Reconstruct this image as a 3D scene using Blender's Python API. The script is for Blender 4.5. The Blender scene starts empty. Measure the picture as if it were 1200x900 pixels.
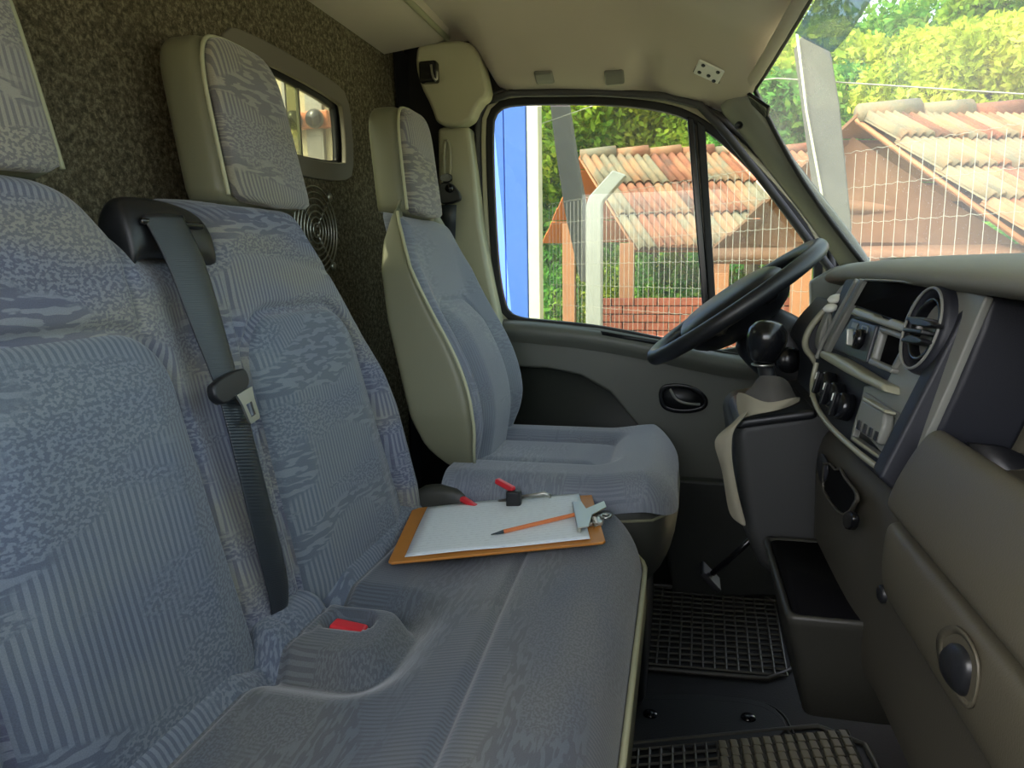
import bpy, bmesh, math, random
import numpy as np
from mathutils import Vector, Matrix
random.seed(3); rng = np.random.default_rng(5)
PI = math.pi
sc = bpy.context.scene
COL = sc.collection

# ---------------------------------------------------------------- camera
F = 832.0
YAW, PITCH, ROLL = math.radians(13.4), math.radians(9.4), math.radians(1.0)
CP = Vector((0, 0, 0.90))
fw = Vector((-math.sin(YAW)*math.cos(PITCH), math.cos(YAW)*math.cos(PITCH), -math.sin(PITCH)))
r0 = Vector((math.cos(YAW), math.sin(YAW), 0)); u0 = r0.cross(fw)
rt = r0*math.cos(ROLL) - u0*math.sin(ROLL)
up = u0*math.cos(ROLL) + r0*math.sin(ROLL)
cam_d = bpy.data.cameras.new('camera'); cam = bpy.data.objects.new('camera', cam_d); COL.objects.link(cam)
m = Matrix((rt, up, -fw)).transposed().to_4x4(); m.translation = CP
cam.matrix_world = m
cam_d.sensor_width = 36; cam_d.lens = F/1200*36; cam_d.clip_start = 0.02; cam_d.clip_end = 500
sc.camera = cam
# ---------------------------------------------------------------- world, sun, exposure
w = bpy.data.worlds.new('world'); sc.world = w; w.use_nodes = True
nt = w.node_tree; nt.nodes.clear()
out = nt.nodes.new('ShaderNodeOutputWorld'); bg = nt.nodes.new('ShaderNodeBackground')
sky = nt.nodes.new('ShaderNodeTexSky'); sky.sky_type = 'NISHITA'; sky.sun_disc = False
sky.sun_elevation = math.radians(52); sky.sun_rotation = math.radians(222)
sky.air_density = 1.0; sky.dust_density = 4.0; sky.ozone_density = 1.5
hs = nt.nodes.new('ShaderNodeHueSaturation'); hs.inputs['Saturation'].default_value = .5
nt.links.new(sky.outputs[0], hs.inputs['Color']); nt.links.new(hs.outputs[0], bg.inputs[0]); bg.inputs[1].default_value = 0.78
nt.links.new(bg.outputs[0], out.inputs[0])
sun_d = bpy.data.lights.new('sun', 'SUN'); sun = bpy.data.objects.new('sun', sun_d); COL.objects.link(sun)
sun_d.energy = 3.2; sun_d.angle = math.radians(0.6); sun_d.color = (1.0, 0.93, 0.78)
SUNDIR = Vector((-0.62, -0.52, 0.98)).normalized()      # towards the sun
sun.rotation_euler = SUNDIR.to_track_quat('Z', 'Y').to_euler()
sc.view_settings.view_transform = 'Standard'; sc.view_settings.look = 'None'
sc.view_settings.gamma = 1; sc.view_settings.use_curve_mapping = False
sc.view_settings.exposure = 0.62
sc.cycles.max_bounces = 10; sc.cycles.transparent_max_bounces = 16; sc.cycles.diffuse_bounces = 6

# ---------------------------------------------------------------- measuring helpers (pixel + real distance -> point)
def ray(px, py): return fw + rt*((px-600)/F) + up*((450-py)/F)
def aY(px, py, Y): d = ray(px, py); return CP + d*(Y/d.y)
def aX(px, py, X): d = ray(px, py); return CP + d*(X/d.x)
def aZ(px, py, Z): d = ray(px, py); return CP + d*((Z-CP.z)/d.z)

# ---------------------------------------------------------------- object helpers
WO = {}
def tag(o, label=None, cat=None, group=None, kind=None):
    if label: o['label'] = label
    if cat: o['category'] = cat
    if group: o['group'] = group
    if kind: o['kind'] = kind
    return o
def thing(name, loc, label=None, cat=None, group=None, kind=None):
    o = bpy.data.objects.new(name, None); COL.objects.link(o); o.location = loc; o.empty_display_size = .05
    WO[o] = Vector(loc); return tag(o, label, cat, group, kind)
def new(name, V, Fc, mat, parent=None, smooth=True, uv=None, bevel=0, sub=0, solid=0, seg=2, origin=None):
    V = [Vector(v) for v in V]
    if origin is None:
        a = Vector((min(v.x for v in V), min(v.y for v in V), min(v.z for v in V)))
        b = Vector((max(v.x for v in V), max(v.y for v in V), max(v.z for v in V)))
        origin = (a+b)/2; 
        if parent is None: origin.z = a.z
    origin = Vector(origin)
    me = bpy.data.meshes.new(name)
    me.from_pydata([tuple(v-origin) for v in V], [], Fc); me.update()
    if uv is not None:
        l = me.uv_layers.new(name='UVMap')
        uva = np.array(uv, dtype=np.float32)
        idx = np.empty(len(me.loops), dtype=np.int32); me.loops.foreach_get('vertex_index', idx)
        l.data.foreach_set('uv', uva[idx].ravel())
    if smooth: me.polygons.foreach_set('use_smooth', [True]*len(me.polygons))
    me.materials.append(mat)
    o = bpy.data.objects.new(name, me); COL.objects.link(o)
    link(o, parent, origin)
    if solid: md = o.modifiers.new('s', 'SOLIDIFY'); md.thickness = solid; md.offset = 0
    if bevel:
        md = o.modifiers.new('b', 'BEVEL'); md.width = bevel; md.segments = seg; md.limit_method = 'ANGLE'; md.angle_limit = math.radians(35)
        if smooth: md2 = o.modifiers.new('w', 'WEIGHTED_NORMAL'); md2.keep_sharp = True
    if sub: md = o.modifiers.new('u', 'SUBSURF'); md.levels = sub; md.render_levels = sub
    return o
def link(o, parent, origin):
    WO[o] = Vector(origin)
    if parent is not None:
        o.parent = parent; o.location = Vector(origin) - WO[parent]
    else: o.location = origin
def dup(src, parent, origin, name=None):
    c = src.copy(); COL.objects.link(c); 
    for k in ('label', 'category', 'group'):
        if k in c: del c[k]
    link(c, parent, origin); return c
def fix(V, Fc):
    bm = bmesh.new(); vs = [bm.verts.new(v) for v in V]
    for f in Fc:
        try: bm.faces.new([vs[i] for i in f])
        except ValueError: pass
    bmesh.ops.recalc_face_normals(bm, faces=bm.faces)
    bm.verts.index_update(); r = [[v.index for v in f.verts] for f in bm.faces]; bm.free(); return V, r
def prism(name, pts, vec, mat, parent=None, **k):
    "polygon pts (3-D, coplanar-ish) extruded along vec"
    n = len(pts); pts = [Vector(p) for p in pts]; vec = Vector(vec)
    V = pts + [p+vec for p in pts]
    Fc = [list(range(n)), list(range(2*n-1, n-1, -1))] + [[i, i+n, (i+1) % n+n, (i+1) % n] for i in range(n)]
    V, Fc = fix(V, Fc)
    return new(name, V, Fc, mat, parent, **k)
def box(name, c, s, mat, parent=None, rot=None, **k):
    c = Vector(c); h = Vector(s)/2; R = rot or Matrix.Identity(3)
    V = [c + R @ Vector((x*h.x, y*h.y, z*h.z)) for x in (-1, 1) for y in (-1, 1) for z in (-1, 1)]
    Fc = [[0, 1, 3, 2], [4, 6, 7, 5], [0, 4, 5, 1], [2, 3, 7, 6], [0, 2, 6, 4], [1, 5, 7, 3]]
    return new(name, V, Fc, mat, parent, **k)
def loft(name, rings, mat, parent=None, closed=True, caps=True, uv=None, **k):
    n = len(rings[0]); V = [Vector(p) for r in rings for p in r]; Fc = []
    for i in range(len(rings)-1):
        for j in range(n if closed else n-1):
            a, b = i*n+j, i*n+(j+1) % n
            Fc.append([a, b, b+n, a+n])
    if caps and closed:
        Fc.append(list(range(n))[::-1]); Fc.append([(len(rings)-1)*n+j for j in range(n)])
    if closed: V, Fc = fix(V, Fc)
    return new(name, V, Fc, mat, parent, uv=uv, **k)
def tube_data(pts, r, n=8, closed=False, flat=None):
    pts = [Vector(p) for p in pts]; N = len(pts); V = []; Fc = []
    rr = r if isinstance(r, (list, tuple)) else [r]*N
    prev = None
    for i, p in enumerate(pts):
        if closed: t = pts[(i+1) % N]-pts[i-1]
        else: t = pts[min(i+1, N-1)]-pts[max(i-1, 0)]
        t.normalize()
        if prev is None:
            a = Vector((0, 0, 1)) if abs(t.z) < .9 else Vector((1, 0, 0))
            prev = (a - t*a.dot(t)).normalized()
        prev = (prev - t*prev.dot(t)).normalized(); b = t.cross(prev)
        for j in range(n):
            an = 2*PI*j/n
            V.append(p + (prev*math.cos(an) + b*math.sin(an))*rr[i])
    for i in range(N if closed else N-1):
        for j in range(n):
            a = i*n+j; b = i*n+(j+1) % n; c = ((i+1) % N)*n+(j+1) % n; d = ((i+1) % N)*n+j
            Fc.append([a, b, c, d])
    if not closed: Fc.append(list(range(n))[::-1]); Fc.append([(N-1)*n+j for j in range(n)])
    return V, Fc
def tube(name, pts, r, mat, parent=None, n=8, closed=False, **k):
    V, Fc = tube_data(pts, r, n, closed); return new(name, V, Fc, mat, parent, **k)
def join(*datas):
    V = []; Fc = []
    for v, f in datas:
        o = len(V); V += list(v); Fc += [[i+o for i in q] for q in f]
    return V, Fc
def bdata(c, s, R=None):
    c = Vector(c); h = Vector(s)/2; R = R or Matrix.Identity(3)
    V = [c + R @ Vector((x*h.x, y*h.y, z*h.z)) for x in (-1, 1) for y in (-1, 1) for z in (-1, 1)]
    return V, [[0, 1, 3, 2], [4, 6, 7, 5], [0, 4, 5, 1], [2, 3, 7, 6], [0, 2, 6, 4], [1, 5, 7, 3]]
def ellring(c, ax, ay, n=24, e=2.0, a0=0):
    P = []
    for j in range(n):
        t = 2*PI*j/n+a0; cx, sx = math.cos(t), math.sin(t)
        P.append(Vector(c) + Vector(ax)*(math.copysign(abs(cx)**(2/e), cx)) + Vector(ay)*(math.copysign(abs(sx)**(2/e), sx)))
    return P
def lathe(name, c, axis, prof, mat, parent=None, n=24, **k):
    "prof = [(radius, along)]"
    axis = Vector(axis).normalized(); a = axis.orthogonal().normalized(); b = axis.cross(a)
    rings = [ellring(Vector(c)+axis*h, a*max(r, 1e-4), b*max(r, 1e-4), n) for r, h in prof]
    return loft(name, rings, mat, parent, **k)
def resample(P, n, closed=True):
    P = [Vector(p) for p in P]; Q = P+[P[0]] if closed else P
    L = [0]
    for a, b in zip(Q, Q[1:]): L.append(L[-1]+(b-a).length)
    R = []
    for i in range(n):
        t = L[-1]*i/(n if closed else n-1); j = 0
        while j < len(L)-2 and L[j+1] < t: j += 1
        s = (t-L[j])/max(L[j+1]-L[j], 1e-9); R.append(Q[j].lerp(Q[j+1], s))
    return R
def smoothpoly(P, it=2, closed=True):
    P = [Vector(p) for p in P]
    for _ in range(it):
        Q = []; n = len(P)
        for i in range(n if closed else n-1):
            a, b = P[i], P[(i+1) % n]
            Q += [a.lerp(b, .25), a.lerp(b, .75)]
        if not closed: Q = [P[0]]+Q+[P[-1]]
        P = Q
    return P
def offset2(P, d, nrm):
    "offset closed loop P inwards by d in the plane with normal nrm"
    n = len(P); nrm = Vector(nrm).normalized(); R = []
    c = sum(P, Vector())/n
    for i in range(n):
        t = (P[(i+1) % n]-P[i-1]).normalized(); s = nrm.cross(t)
        if s.dot(c-P[i]) < 0 and False: s = -s
        R.append((P[i], s))
    sg = 1 if sum(s.dot(c-p) for p, s in R) > 0 else -1
    return [p+s*(sg*d) for p, s in R]
def ringband(name, outer, inner, vec, mat, parent=None, **k):
    "flat frame between two closed loops of equal count, thickness vec"
    n = len(outer); vec = Vector(vec); V = list(outer)+list(inner)+[p+vec for p in outer]+[p+vec for p in inner]; Fc = []
    for i in range(n):
        j = (i+1) % n
        Fc += [[i, j, n+j, n+i], [2*n+i, 3*n+i, 3*n+j, 2*n+j], [i, 2*n+i, 2*n+j, j], [n+i, n+j, 3*n+j, 3*n+i]]
    V, Fc = fix(V, Fc)
    return new(name, V, Fc, mat, parent, **k)
def sheet(name, fn, nu, nv, mat, parent=None, **k):
    "fn(U,V)->X,Y,Z arrays; u,v cosine spaced so edges are fine"
    u = np.linspace(0, 1, nu); v = np.linspace(0, 1, nv)
    if k.pop('edge', True):
        e = lambda t: t + 0.0*t - .12*np.sin(2*PI*t)/(2*PI)*4*.9
        u, v = e(u), e(v)
    U, W_ = np.meshgrid(u, v)
    X, Y, Z, A, B = fn(U, W_)
    V = np.stack([X.ravel(), Y.ravel(), Z.ravel()], 1)
    idx = np.arange(nu*nv).reshape(nv, nu)
    Fc = np.stack([idx[:-1, :-1].ravel(), idx[:-1, 1:].ravel(), idx[1:, 1:].ravel(), idx[1:, :-1].ravel()], 1).tolist()
    if k.pop('flip', False): Fc = [f[::-1] for f in Fc]
    return new(name, V.tolist(), Fc, mat, parent, uv=np.stack([A.ravel(), B.ravel()], 1), **k)
def ss(a, b, x): t = np.clip((x-a)/(b-a), 0, 1); return t*t*(3-2*t)
def sdbox(y, z, cy, cz, hy, hz, r):
    qy = np.abs(y-cy)-hy+r; qz = np.abs(z-cz)-hz+r
    return np.hypot(np.maximum(qy, 0), np.maximum(qz, 0)) + np.minimum(np.maximum(qy, qz), 0) - r
def groove(d, w=.006): return np.exp(-(d/w)**2)
def rnd_edge(t, r): t = np.clip(t/r, 0, 1); return np.sqrt(np.maximum(0, 1-(1-t)**2))

# ---------------------------------------------------------------- materials
def lin(c):
    if isinstance(c, str):
        c = c.lstrip('#'); c = [int(c[i:i+2], 16)/255 for i in (0, 2, 4)]
        return tuple(x/12.92 if x < .04045 else ((x+.055)/1.055)**2.4 for x in c)+(1,)
    return tuple(c)+(1,)
def nodes(name):
    mt = bpy.data.materials.new(name); mt.use_nodes = True; t = mt.node_tree; t.nodes.clear()
    o = t.nodes.new('ShaderNodeOutputMaterial'); b = t.nodes.new('ShaderNodeBsdfPrincipled')
    t.links.new(b.outputs[0], o.inputs[0]); return mt, t, b, o
def N(t, kind, **kw):
    n = t.nodes.new(kind)
    for k, v in kw.items():
        if k.startswith('i_'):
            kk = k[2:]; kk = int(kk) if kk.isdigit() else kk.replace('_', ' ')
            n.inputs[kk].default_value = v
        else: setattr(n, k, v)
    return n
def ramp(t, src, stops, interp='LINEAR'):
    r = t.nodes.new('ShaderNodeValToRGB'); r.color_ramp.interpolation = interp
    el = r.color_ramp.elements
    while len(el) < len(stops): el.new(.5)
    for e, (p, c) in zip(el, stops): e.position = p; e.color = lin(c) if isinstance(c, str) else (c, c, c, 1)
    t.links.new(src, r.inputs[0]); return r.outputs[0]
def coords(t, kind='Object', scale=(1, 1, 1), rot=(0, 0, 0)):
    c = t.nodes.new('ShaderNodeTexCoord'); mp = t.nodes.new('ShaderNodeMapping')
    mp.inputs['Scale'].default_value = scale; mp.inputs['Rotation'].default_value = rot
    t.links.new(c.outputs[kind], mp.inputs[0]); return mp.outputs[0]
def mixc(t, f, a, b):
    m = t.nodes.new('ShaderNodeMix'); m.data_type = 'RGBA'
    if hasattr(f, 'links') or hasattr(f, 'is_linked'): t.links.new(f, m.inputs[0])
    else: m.inputs[0].default_value = f
    for s, v in ((6, a), (7, b)):
        if isinstance(v, str): m.inputs[s].default_value = lin(v)
        else: t.links.new(v, m.inputs[s])
    return m.outputs[2]
def math_(t, op, a, b=None, c=None):
    m = t.nodes.new('ShaderNodeMath'); m.operation = op
    for i, v in enumerate((a, b, c)):
        if v is None: continue
        if isinstance(v, (int, float)): m.inputs[i].default_value = v
        else: t.links.new(v, m.inputs[i])
    return m.outputs[0]
def bump(t, b, h, strength=.3, dist=.002):
    n = t.nodes.new('ShaderNodeBump'); n.inputs['Strength'].default_value = strength; n.inputs['Distance'].default_value = dist
    t.links.new(h, n.inputs['Height']); t.links.new(n.outputs[0], b.inputs['Normal'])
def plain(name, c, rough=.5, metal=0, var=.12, scale=6, grain=350, bs=.15, spec=.5, coat=0):
    mt, t, b, o = nodes(name)
    v = coords(t); n = N(t, 'ShaderNodeTexNoise', i_Scale=scale, i_Detail=4); t.links.new(v, n.inputs[0])
    cc = lin(c) if isinstance(c, str) else c
    hsv = N(t, 'ShaderNodeHueSaturation'); hsv.inputs['Color'].default_value = cc
    r = math_(t, 'MULTIPLY_ADD', n.outputs[0], 2*var, 1-var); t.links.new(r, hsv.inputs['Value'])
    t.links.new(hsv.outputs[0], b.inputs['Base Color'])
    b.inputs['Roughness'].default_value = rough; b.inputs['Metallic'].default_value = metal
    b.inputs['Specular IOR Level'].default_value = spec; b.inputs['Coat Weight'].default_value = coat
    if bs:
        g = N(t, 'ShaderNodeTexNoise', i_Scale=grain, i_Detail=2); t.links.new(v, g.inputs[0]); bump(t, b, g.outputs[0], bs, .001)
    return mt
def fabric(name, dark, light, dark2, light2, rot=0, contrast=1.0, dens=1.0, off=(0, 0, 0)):
    "woven moquette: patches of dashes, broken ribs and speckle in two close tones"
    mt, t, b, o = nodes(name)
    uv0 = coords(t, 'UV', (1, 1, 1), (0, 0, rot))
    ad = N(t, 'ShaderNodeVectorMath', operation='ADD'); ad.inputs[1].default_value = off; t.links.new(uv0, ad.inputs[0]); uv = ad.outputs[0]
    def noise(sx, sy, s=1, det=2, dist=0.0):
        mp = t.nodes.new('ShaderNodeMapping'); mp.inputs['Scale'].default_value = (sx, sy, 1)
        t.links.new(uv, mp.inputs[0]); n = N(t, 'ShaderNodeTexNoise', i_Scale=s, i_Detail=det, i_Distortion=dist)
        t.links.new(mp.outputs[0], n.inputs[0]); return n.outputs[0]
    dash = ramp(t, noise(30*dens, 140*dens, det=1.5, dist=.25), [(.50, 0.0), (.535, 1.0)])
    ribs_mp = t.nodes.new('ShaderNodeMapping'); ribs_mp.inputs['Scale'].default_value = (1, .25, 1); t.links.new(uv, ribs_mp.inputs[0])
    wv = N(t, 'ShaderNodeTexWave', wave_type='BANDS', bands_direction='X', i_Scale=40*dens, i_Distortion=2.2, i_Detail=1.5); wv.inputs['Detail Scale'].default_value = 1.2
    t.links.new(ribs_mp.outputs[0], wv.inputs[0])
    rib = ramp(t, wv.outputs[1], [(.45, 0.0), (.55, 1.0)])
    speck = ramp(t, noise(190*dens, 290*dens, det=1), [(.47, 0.0), (.55, 1.0)])
    za = ramp(t, noise(3.2, 9, det=2, dist=.8), [(.46, 0.0), (.50, 1.0)])
    zb = ramp(t, noise(2.4, 7.5, 1.3, det=2, dist=.6), [(.52, 0.0), (.56, 1.0)])
    zc = ramp(t, noise(2.2, 7, 1.7, det=1), [(.40, 0.0), (.62, 1.0)])
    def mv(f, a, c):
        m = t.nodes.new('ShaderNodeMix'); t.links.new(f, m.inputs[0])
        t.links.new(a, m.inputs[2]); t.links.new(c, m.inputs[3]); return m.outputs[0]
    pat = mv(zb, mv(za, dash, rib), speck)
    patc = math_(t, 'MULTIPLY_ADD', pat, contrast, (1-contrast)/2)
    c1 = mixc(t, patc, dark, light); c2 = mixc(t, patc, dark2, light2)
    fine = noise(900, 900, det=1)
    cc = mixc(t, zc, c1, c2)
    hsv = N(t, 'ShaderNodeHueSaturation'); t.links.new(cc, hsv.inputs['Color'])
    t.links.new(math_(t, 'MULTIPLY_ADD', fine, .5, .75), hsv.inputs['Value'])
    t.links.new(hsv.outputs[0], b.inputs['Base Color'])
    b.inputs['Roughness'].default_value = .85; b.inputs['Sheen Weight'].default_value = .35; b.inputs['Sheen Roughness'].default_value = .45
    b.inputs['Specular IOR Level'].default_value = .25
    bump(t, b, math_(t, 'ADD', patc, fine), .35, .0008)
    return mt
def glassmat(name, haze=.1, tint='#e8f2ee', rough=.0, hazecol='#f3f1e6', scale=6, spec=.06, streak=False):
    mt, t, b, o = nodes(name); t.nodes.remove(b)
    tr = N(t, 'ShaderNodeBsdfTransparent'); tr.inputs[0].default_value = lin(tint)
    gl = N(t, 'ShaderNodeBsdfGlossy'); gl.inputs['Roughness'].default_value = rough
    fr = N(t, 'ShaderNodeLayerWeight', i_Blend=.5)
    geo = N(t, 'ShaderNodeNewGeometry')
    m1 = N(t, 'ShaderNodeMixShader'); t.links.new(math_(t, 'MULTIPLY_ADD', math_(t, 'POWER', fr.outputs['Facing'], 4.0), spec*5, spec*.6), m1.inputs[0])
    t.links.new(tr.outputs[0], m1.inputs[1]); t.links.new(gl.outputs[0], m1.inputs[2])
    df = N(t, 'ShaderNodeBsdfDiffuse'); df.inputs[0].default_value = lin(hazecol)
    tl = N(t, 'ShaderNodeBsdfTranslucent'); tl.inputs[0].default_value = lin(hazecol)
    md = N(t, 'ShaderNodeMixShader', i_0=.6); t.links.new(df.outputs[0], md.inputs[1]); t.links.new(tl.outputs[0], md.inputs[2])
    v = coords(t); n = N(t, 'ShaderNodeTexNoise', i_Scale=scale, i_Detail=5, i_Distortion=.6); t.links.new(v, n.inputs[0])
    n2 = N(t, 'ShaderNodeTexNoise', i_Scale=260, i_Detail=2); t.links.new(v, n2.inputs[0])
    sp = ramp(t, n2.outputs[0], [(.66, 0.0), (.72, .35)])
    h = math_(t, 'MULTIPLY', math_(t, 'ADD', ramp(t, n.outputs[0], [(.3, .5), (.7, 1.0)]), sp), haze)
    m2 = N(t, 'ShaderNodeMixShader'); t.links.new(h, m2.inputs[0]); t.links.new(m1.outputs[0], m2.inputs[1]); t.links.new(md.outputs[0], m2.inputs[2])
    t.links.new(m2.outputs[0], o.inputs[0]); return mt

M = {}
M['fab'] = fabric('fabric', '#54586b', '#7b818e', '#65656a', '#8a8a82', contrast=.8)
M['fab2'] = fabric('fabric_panel', '#525b6a', '#717a86', '#59626d', '#777f85', dens=.95, off=(3, 1, 0), contrast=.8)
M['fab3'] = fabric('fabric_cushion', '#444a53', '#5c646e', '#4e5153', '#6a6e70', contrast=.5, dens=1.3, off=(7, 2, 0))
M['fabh'] = fabric('fabric_headrest', '#6b6966', '#8f8c7e', '#716f73', '#8f8e88', off=(1, 5, 0))
M['fabd'] = fabric('fabric_driver', '#666b78', '#7b818c', '#686e79', '#858a90', contrast=.5, dens=1.4, off=(2, 8, 0))
M['leather'] = plain('leatherette', '#75755f', .45, var=.06, grain=500)
M['leather_d'] = plain('leatherette_dark', '#34352f', .5, var=.08, grain=500)
M['piping'] = plain('piping', '#a9a98c', .5, var=.05)
M['black'] = plain('black_plastic', '#17181b', .42, var=.1)
M['black_g'] = plain('black_gloss', '#101114', .22, var=.05, bs=.03)
M['void'] = plain('shade_black', '#060608', .95, var=.1, bs=0, spec=.1)  # flat black for the shade inside openings
M['rubber'] = plain('black_rubber', '#111213', .6, var=.15)
M['pad'] = plain('dash_pad', '#77766b', .6, var=.08, grain=700, bs=.25)
M['dash_d'] = plain('dash_dark', '#1d1f26', .55, var=.06, grain=700, bs=.2)
M['dash_b'] = plain('dash_beige', '#4a4639', .5, var=.08, scale=4, grain=600, bs=.2)
M['dash_g'] = plain('dash_grey', '#777872', .38, var=.06, grain=600)
M['bar'] = plain('bar_beige', '#8d8c78', .35, var=.04)
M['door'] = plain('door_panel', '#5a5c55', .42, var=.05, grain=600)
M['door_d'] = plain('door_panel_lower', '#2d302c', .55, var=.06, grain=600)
M['pillar'] = plain('pillar_trim', '#aaa98e', .42, var=.04, grain=400, bs=.08)
M['apillar'] = plain('apillar_trim', '#85867a', .45, var=.04, grain=400, bs=.08)
M['cream'] = plain('cream_paint', '#c3c1a4', .3, var=.03, bs=0)
M['seal'] = plain('grey_seal', '#3a3a3a', .6, var=.1)
M['steel'] = plain('steel', '#b8b8b0', .38, 1, var=.05, bs=.03)
M['alu'] = plain('aluminium', '#8d8a82', .4, .6, var=.06, bs=.05)
M['red'] = plain('red_plastic', '#d2303a', .3, var=.06, bs=.02)
M['white'] = plain('white_plastic', '#d4d4cc', .4, var=.03, bs=.02)
M['hard'] = plain('hardboard', '#b5762c', .5, var=.15, scale=25, grain=200)
M['hard_e'] = plain('clip_wood', '#8f5a1e', .5, var=.1)
M['orange'] = plain('orange_pencil', '#d07a4a', .4, var=.06, bs=0)
M['lead'] = plain('pencil_lead', '#22303a', .4, var=.06, bs=0)
M['cloth'] = plain('cloth', '#8a8573', .9, var=.18, scale=20, grain=900, bs=.6)  # paler than the wrap: light on the folds put into the colour
M['cloth_d'] = plain('cloth_dark', '#4a4846', .9, var=.25, scale=25, grain=900, bs=.6)
M['bluewall'] = plain('blue_wall', '#3a62c0', .6, var=.06, scale=2, bs=0)
M['creamwall'] = plain('cream_post', '#d8cfae', .6, var=.05, bs=0)
M['concrete'] = plain('concrete', '#5f5b54', .8, var=.18, scale=14, grain=90, bs=.4)
M['concrete_w'] = plain('concrete_white', '#98938a', .8, var=.10, scale=10, grain=90, bs=.3)
M['wood'] = plain('post_wood', '#b0714a', .7, var=.2, scale=9, grain=60, bs=.3)
M['wood_d'] = plain('deck_wood', '#7a5238', .8, var=.25, scale=7, grain=60, bs=.3)
M['wood_o'] = plain('lit_underside', '#c4672c', .8, var=.2, scale=7, grain=60, bs=.3)  # tile underside orange, with the light on it put into the colour
M['wire'] = plain('galvanised_wire', '#a39a8c', .6, .3, var=.05, bs=0)
M['bark'] = plain('bark', '#5a4a3a', .9, var=.2, scale=12, bs=.3)
M['brick'] = plain('brick', '#a9583f', .85, var=.25, scale=9, grain=80, bs=.4)
M['cargo'] = plain('cargo_panel', '#b9ae8a', .5, var=.05, bs=0)

def felt():
    mt, t, b, o = nodes('felt'); v = coords(t)
    n = N(t, 'ShaderNodeTexNoise', i_Scale=120, i_Detail=6, i_Roughness=.8, i_Distortion=.3); t.links.new(v, n.inputs[0])
    n2 = N(t, 'ShaderNodeTexNoise', i_Scale=7, i_Detail=3); t.links.new(v, n2.inputs[0])
    c = ramp(t, n.outputs[0], [(.34, '#2f2c24'), (.5, '#615b4b'), (.66, '#9c937c')])
    c2 = mixc(t, math_(t, 'MULTIPLY', n2.outputs[0], .35), c, '#46402f')
    t.links.new(c2, b.inputs['Base Color']); b.inputs['Roughness'].default_value = .95; b.inputs['Specular IOR Level'].default_value = .1
    bump(t, b, n.outputs[0], .8, .004); return mt
M['felt'] = felt()
def headliner():
    mt, t, b, o = nodes('headliner'); v = coords(t)
    n = N(t, 'ShaderNodeTexNoise', i_Scale=500, i_Detail=2); t.links.new(v, n.inputs[0])
    n2 = N(t, 'ShaderNodeTexNoise', i_Scale=3, i_Detail=4); t.links.new(v, n2.inputs[0])
    c = mixc(t, n2.outputs[0], '#a69d8c', '#bab1a0'); t.links.new(c, b.inputs['Base Color'])
    b.inputs['Roughness'].default_value = .95; b.inputs['Sheen Weight'].default_value = .2; bump(t, b, n.outputs[0], .25, .001); return mt
M['liner'] = headliner()
def belt():
    mt, t, b, o = nodes('belt'); v = coords(t, 'UV', (1, 1, 1))
    wv = N(t, 'ShaderNodeTexWave', bands_direction='Y', i_Scale=120, i_Distortion=.3); t.links.new(v, wv.inputs[0])
    b.inputs['Base Color'].default_value = lin('#252b30'); b.inputs['Roughness'].default_value = .38; b.inputs['Specular IOR Level'].default_value = .6
    bump(t, b, wv.outputs[1], .3, .0006); return mt
M['belt'] = belt()
def paper():
    mt, t, b, o = nodes('paper'); v = coords(t, 'UV', (1, 1, 1))
    # faint printed form: rows of small grey words and rule lines
    mp = t.nodes.new('ShaderNodeMapping'); mp.inputs['Scale'].default_value = (110, 600, 1); t.links.new(v, mp.inputs[0])
    n = N(t, 'ShaderNodeTexNoise', i_Scale=1, i_Detail=1); t.links.new(mp.outputs[0], n.inputs[0])
    wv = N(t, 'ShaderNodeTexWave', bands_direction='Y', i_Scale=34, i_Distortion=1.0); t.links.new(v, wv.inputs[0])
    k = math_(t, 'MULTIPLY', ramp(t, n.outputs[0], [(.5, 0.0), (.56, 1.0)]), ramp(t, wv.outputs[1], [(.55, 0.0), (.62, 1.0)]))
    c = mixc(t, math_(t, 'MULTIPLY', k, .16), '#dfe6ea', '#5b6268')
    t.links.new(c, b.inputs['Base Color']); b.inputs['Roughness'].default_value = .6; return mt
M['paper'] = paper()
def leafmat(name, a, bcol, c):
    mt, t, b, o = nodes(name); t.nodes.remove(b)
    v = coords(t); n = N(t, 'ShaderNodeTexNoise', i_Scale=1.1, i_Detail=3); t.links.new(v, n.inputs[0])
    n2 = N(t, 'ShaderNodeTexNoise', i_Scale=9, i_Detail=2); t.links.new(v, n2.inputs[0])
    col = ramp(t, math_(t, 'ADD', math_(t, 'MULTIPLY', n.outputs[0], .6), math_(t, 'MULTIPLY', n2.outputs[0], .4)), [(.38, a), (.5, bcol), (.62, c)])
    d = N(t, 'ShaderNodeBsdfDiffuse'); tl = N(t, 'ShaderNodeBsdfTranslucent'); mx = N(t, 'ShaderNodeMixShader', i_0=.4)
    t.links.new(col, d.inputs[0]); t.links.new(col, tl.inputs[0]); t.links.new(d.outputs[0], mx.inputs[1]); t.links.new(tl.outputs[0], mx.inputs[2])
    t.links.new(mx.outputs[0], o.inputs[0]); return mt
M['leaf'] = leafmat('leaf', '#557a2a', '#98b038', '#d2d454')
M['leaf2'] = leafmat('leaf_deep', '#3c6a30', '#629840', '#a0bc50')
M['leaf3'] = leafmat('leaf_yellow', '#8ea034', '#c0c848', '#e2da68')
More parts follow.
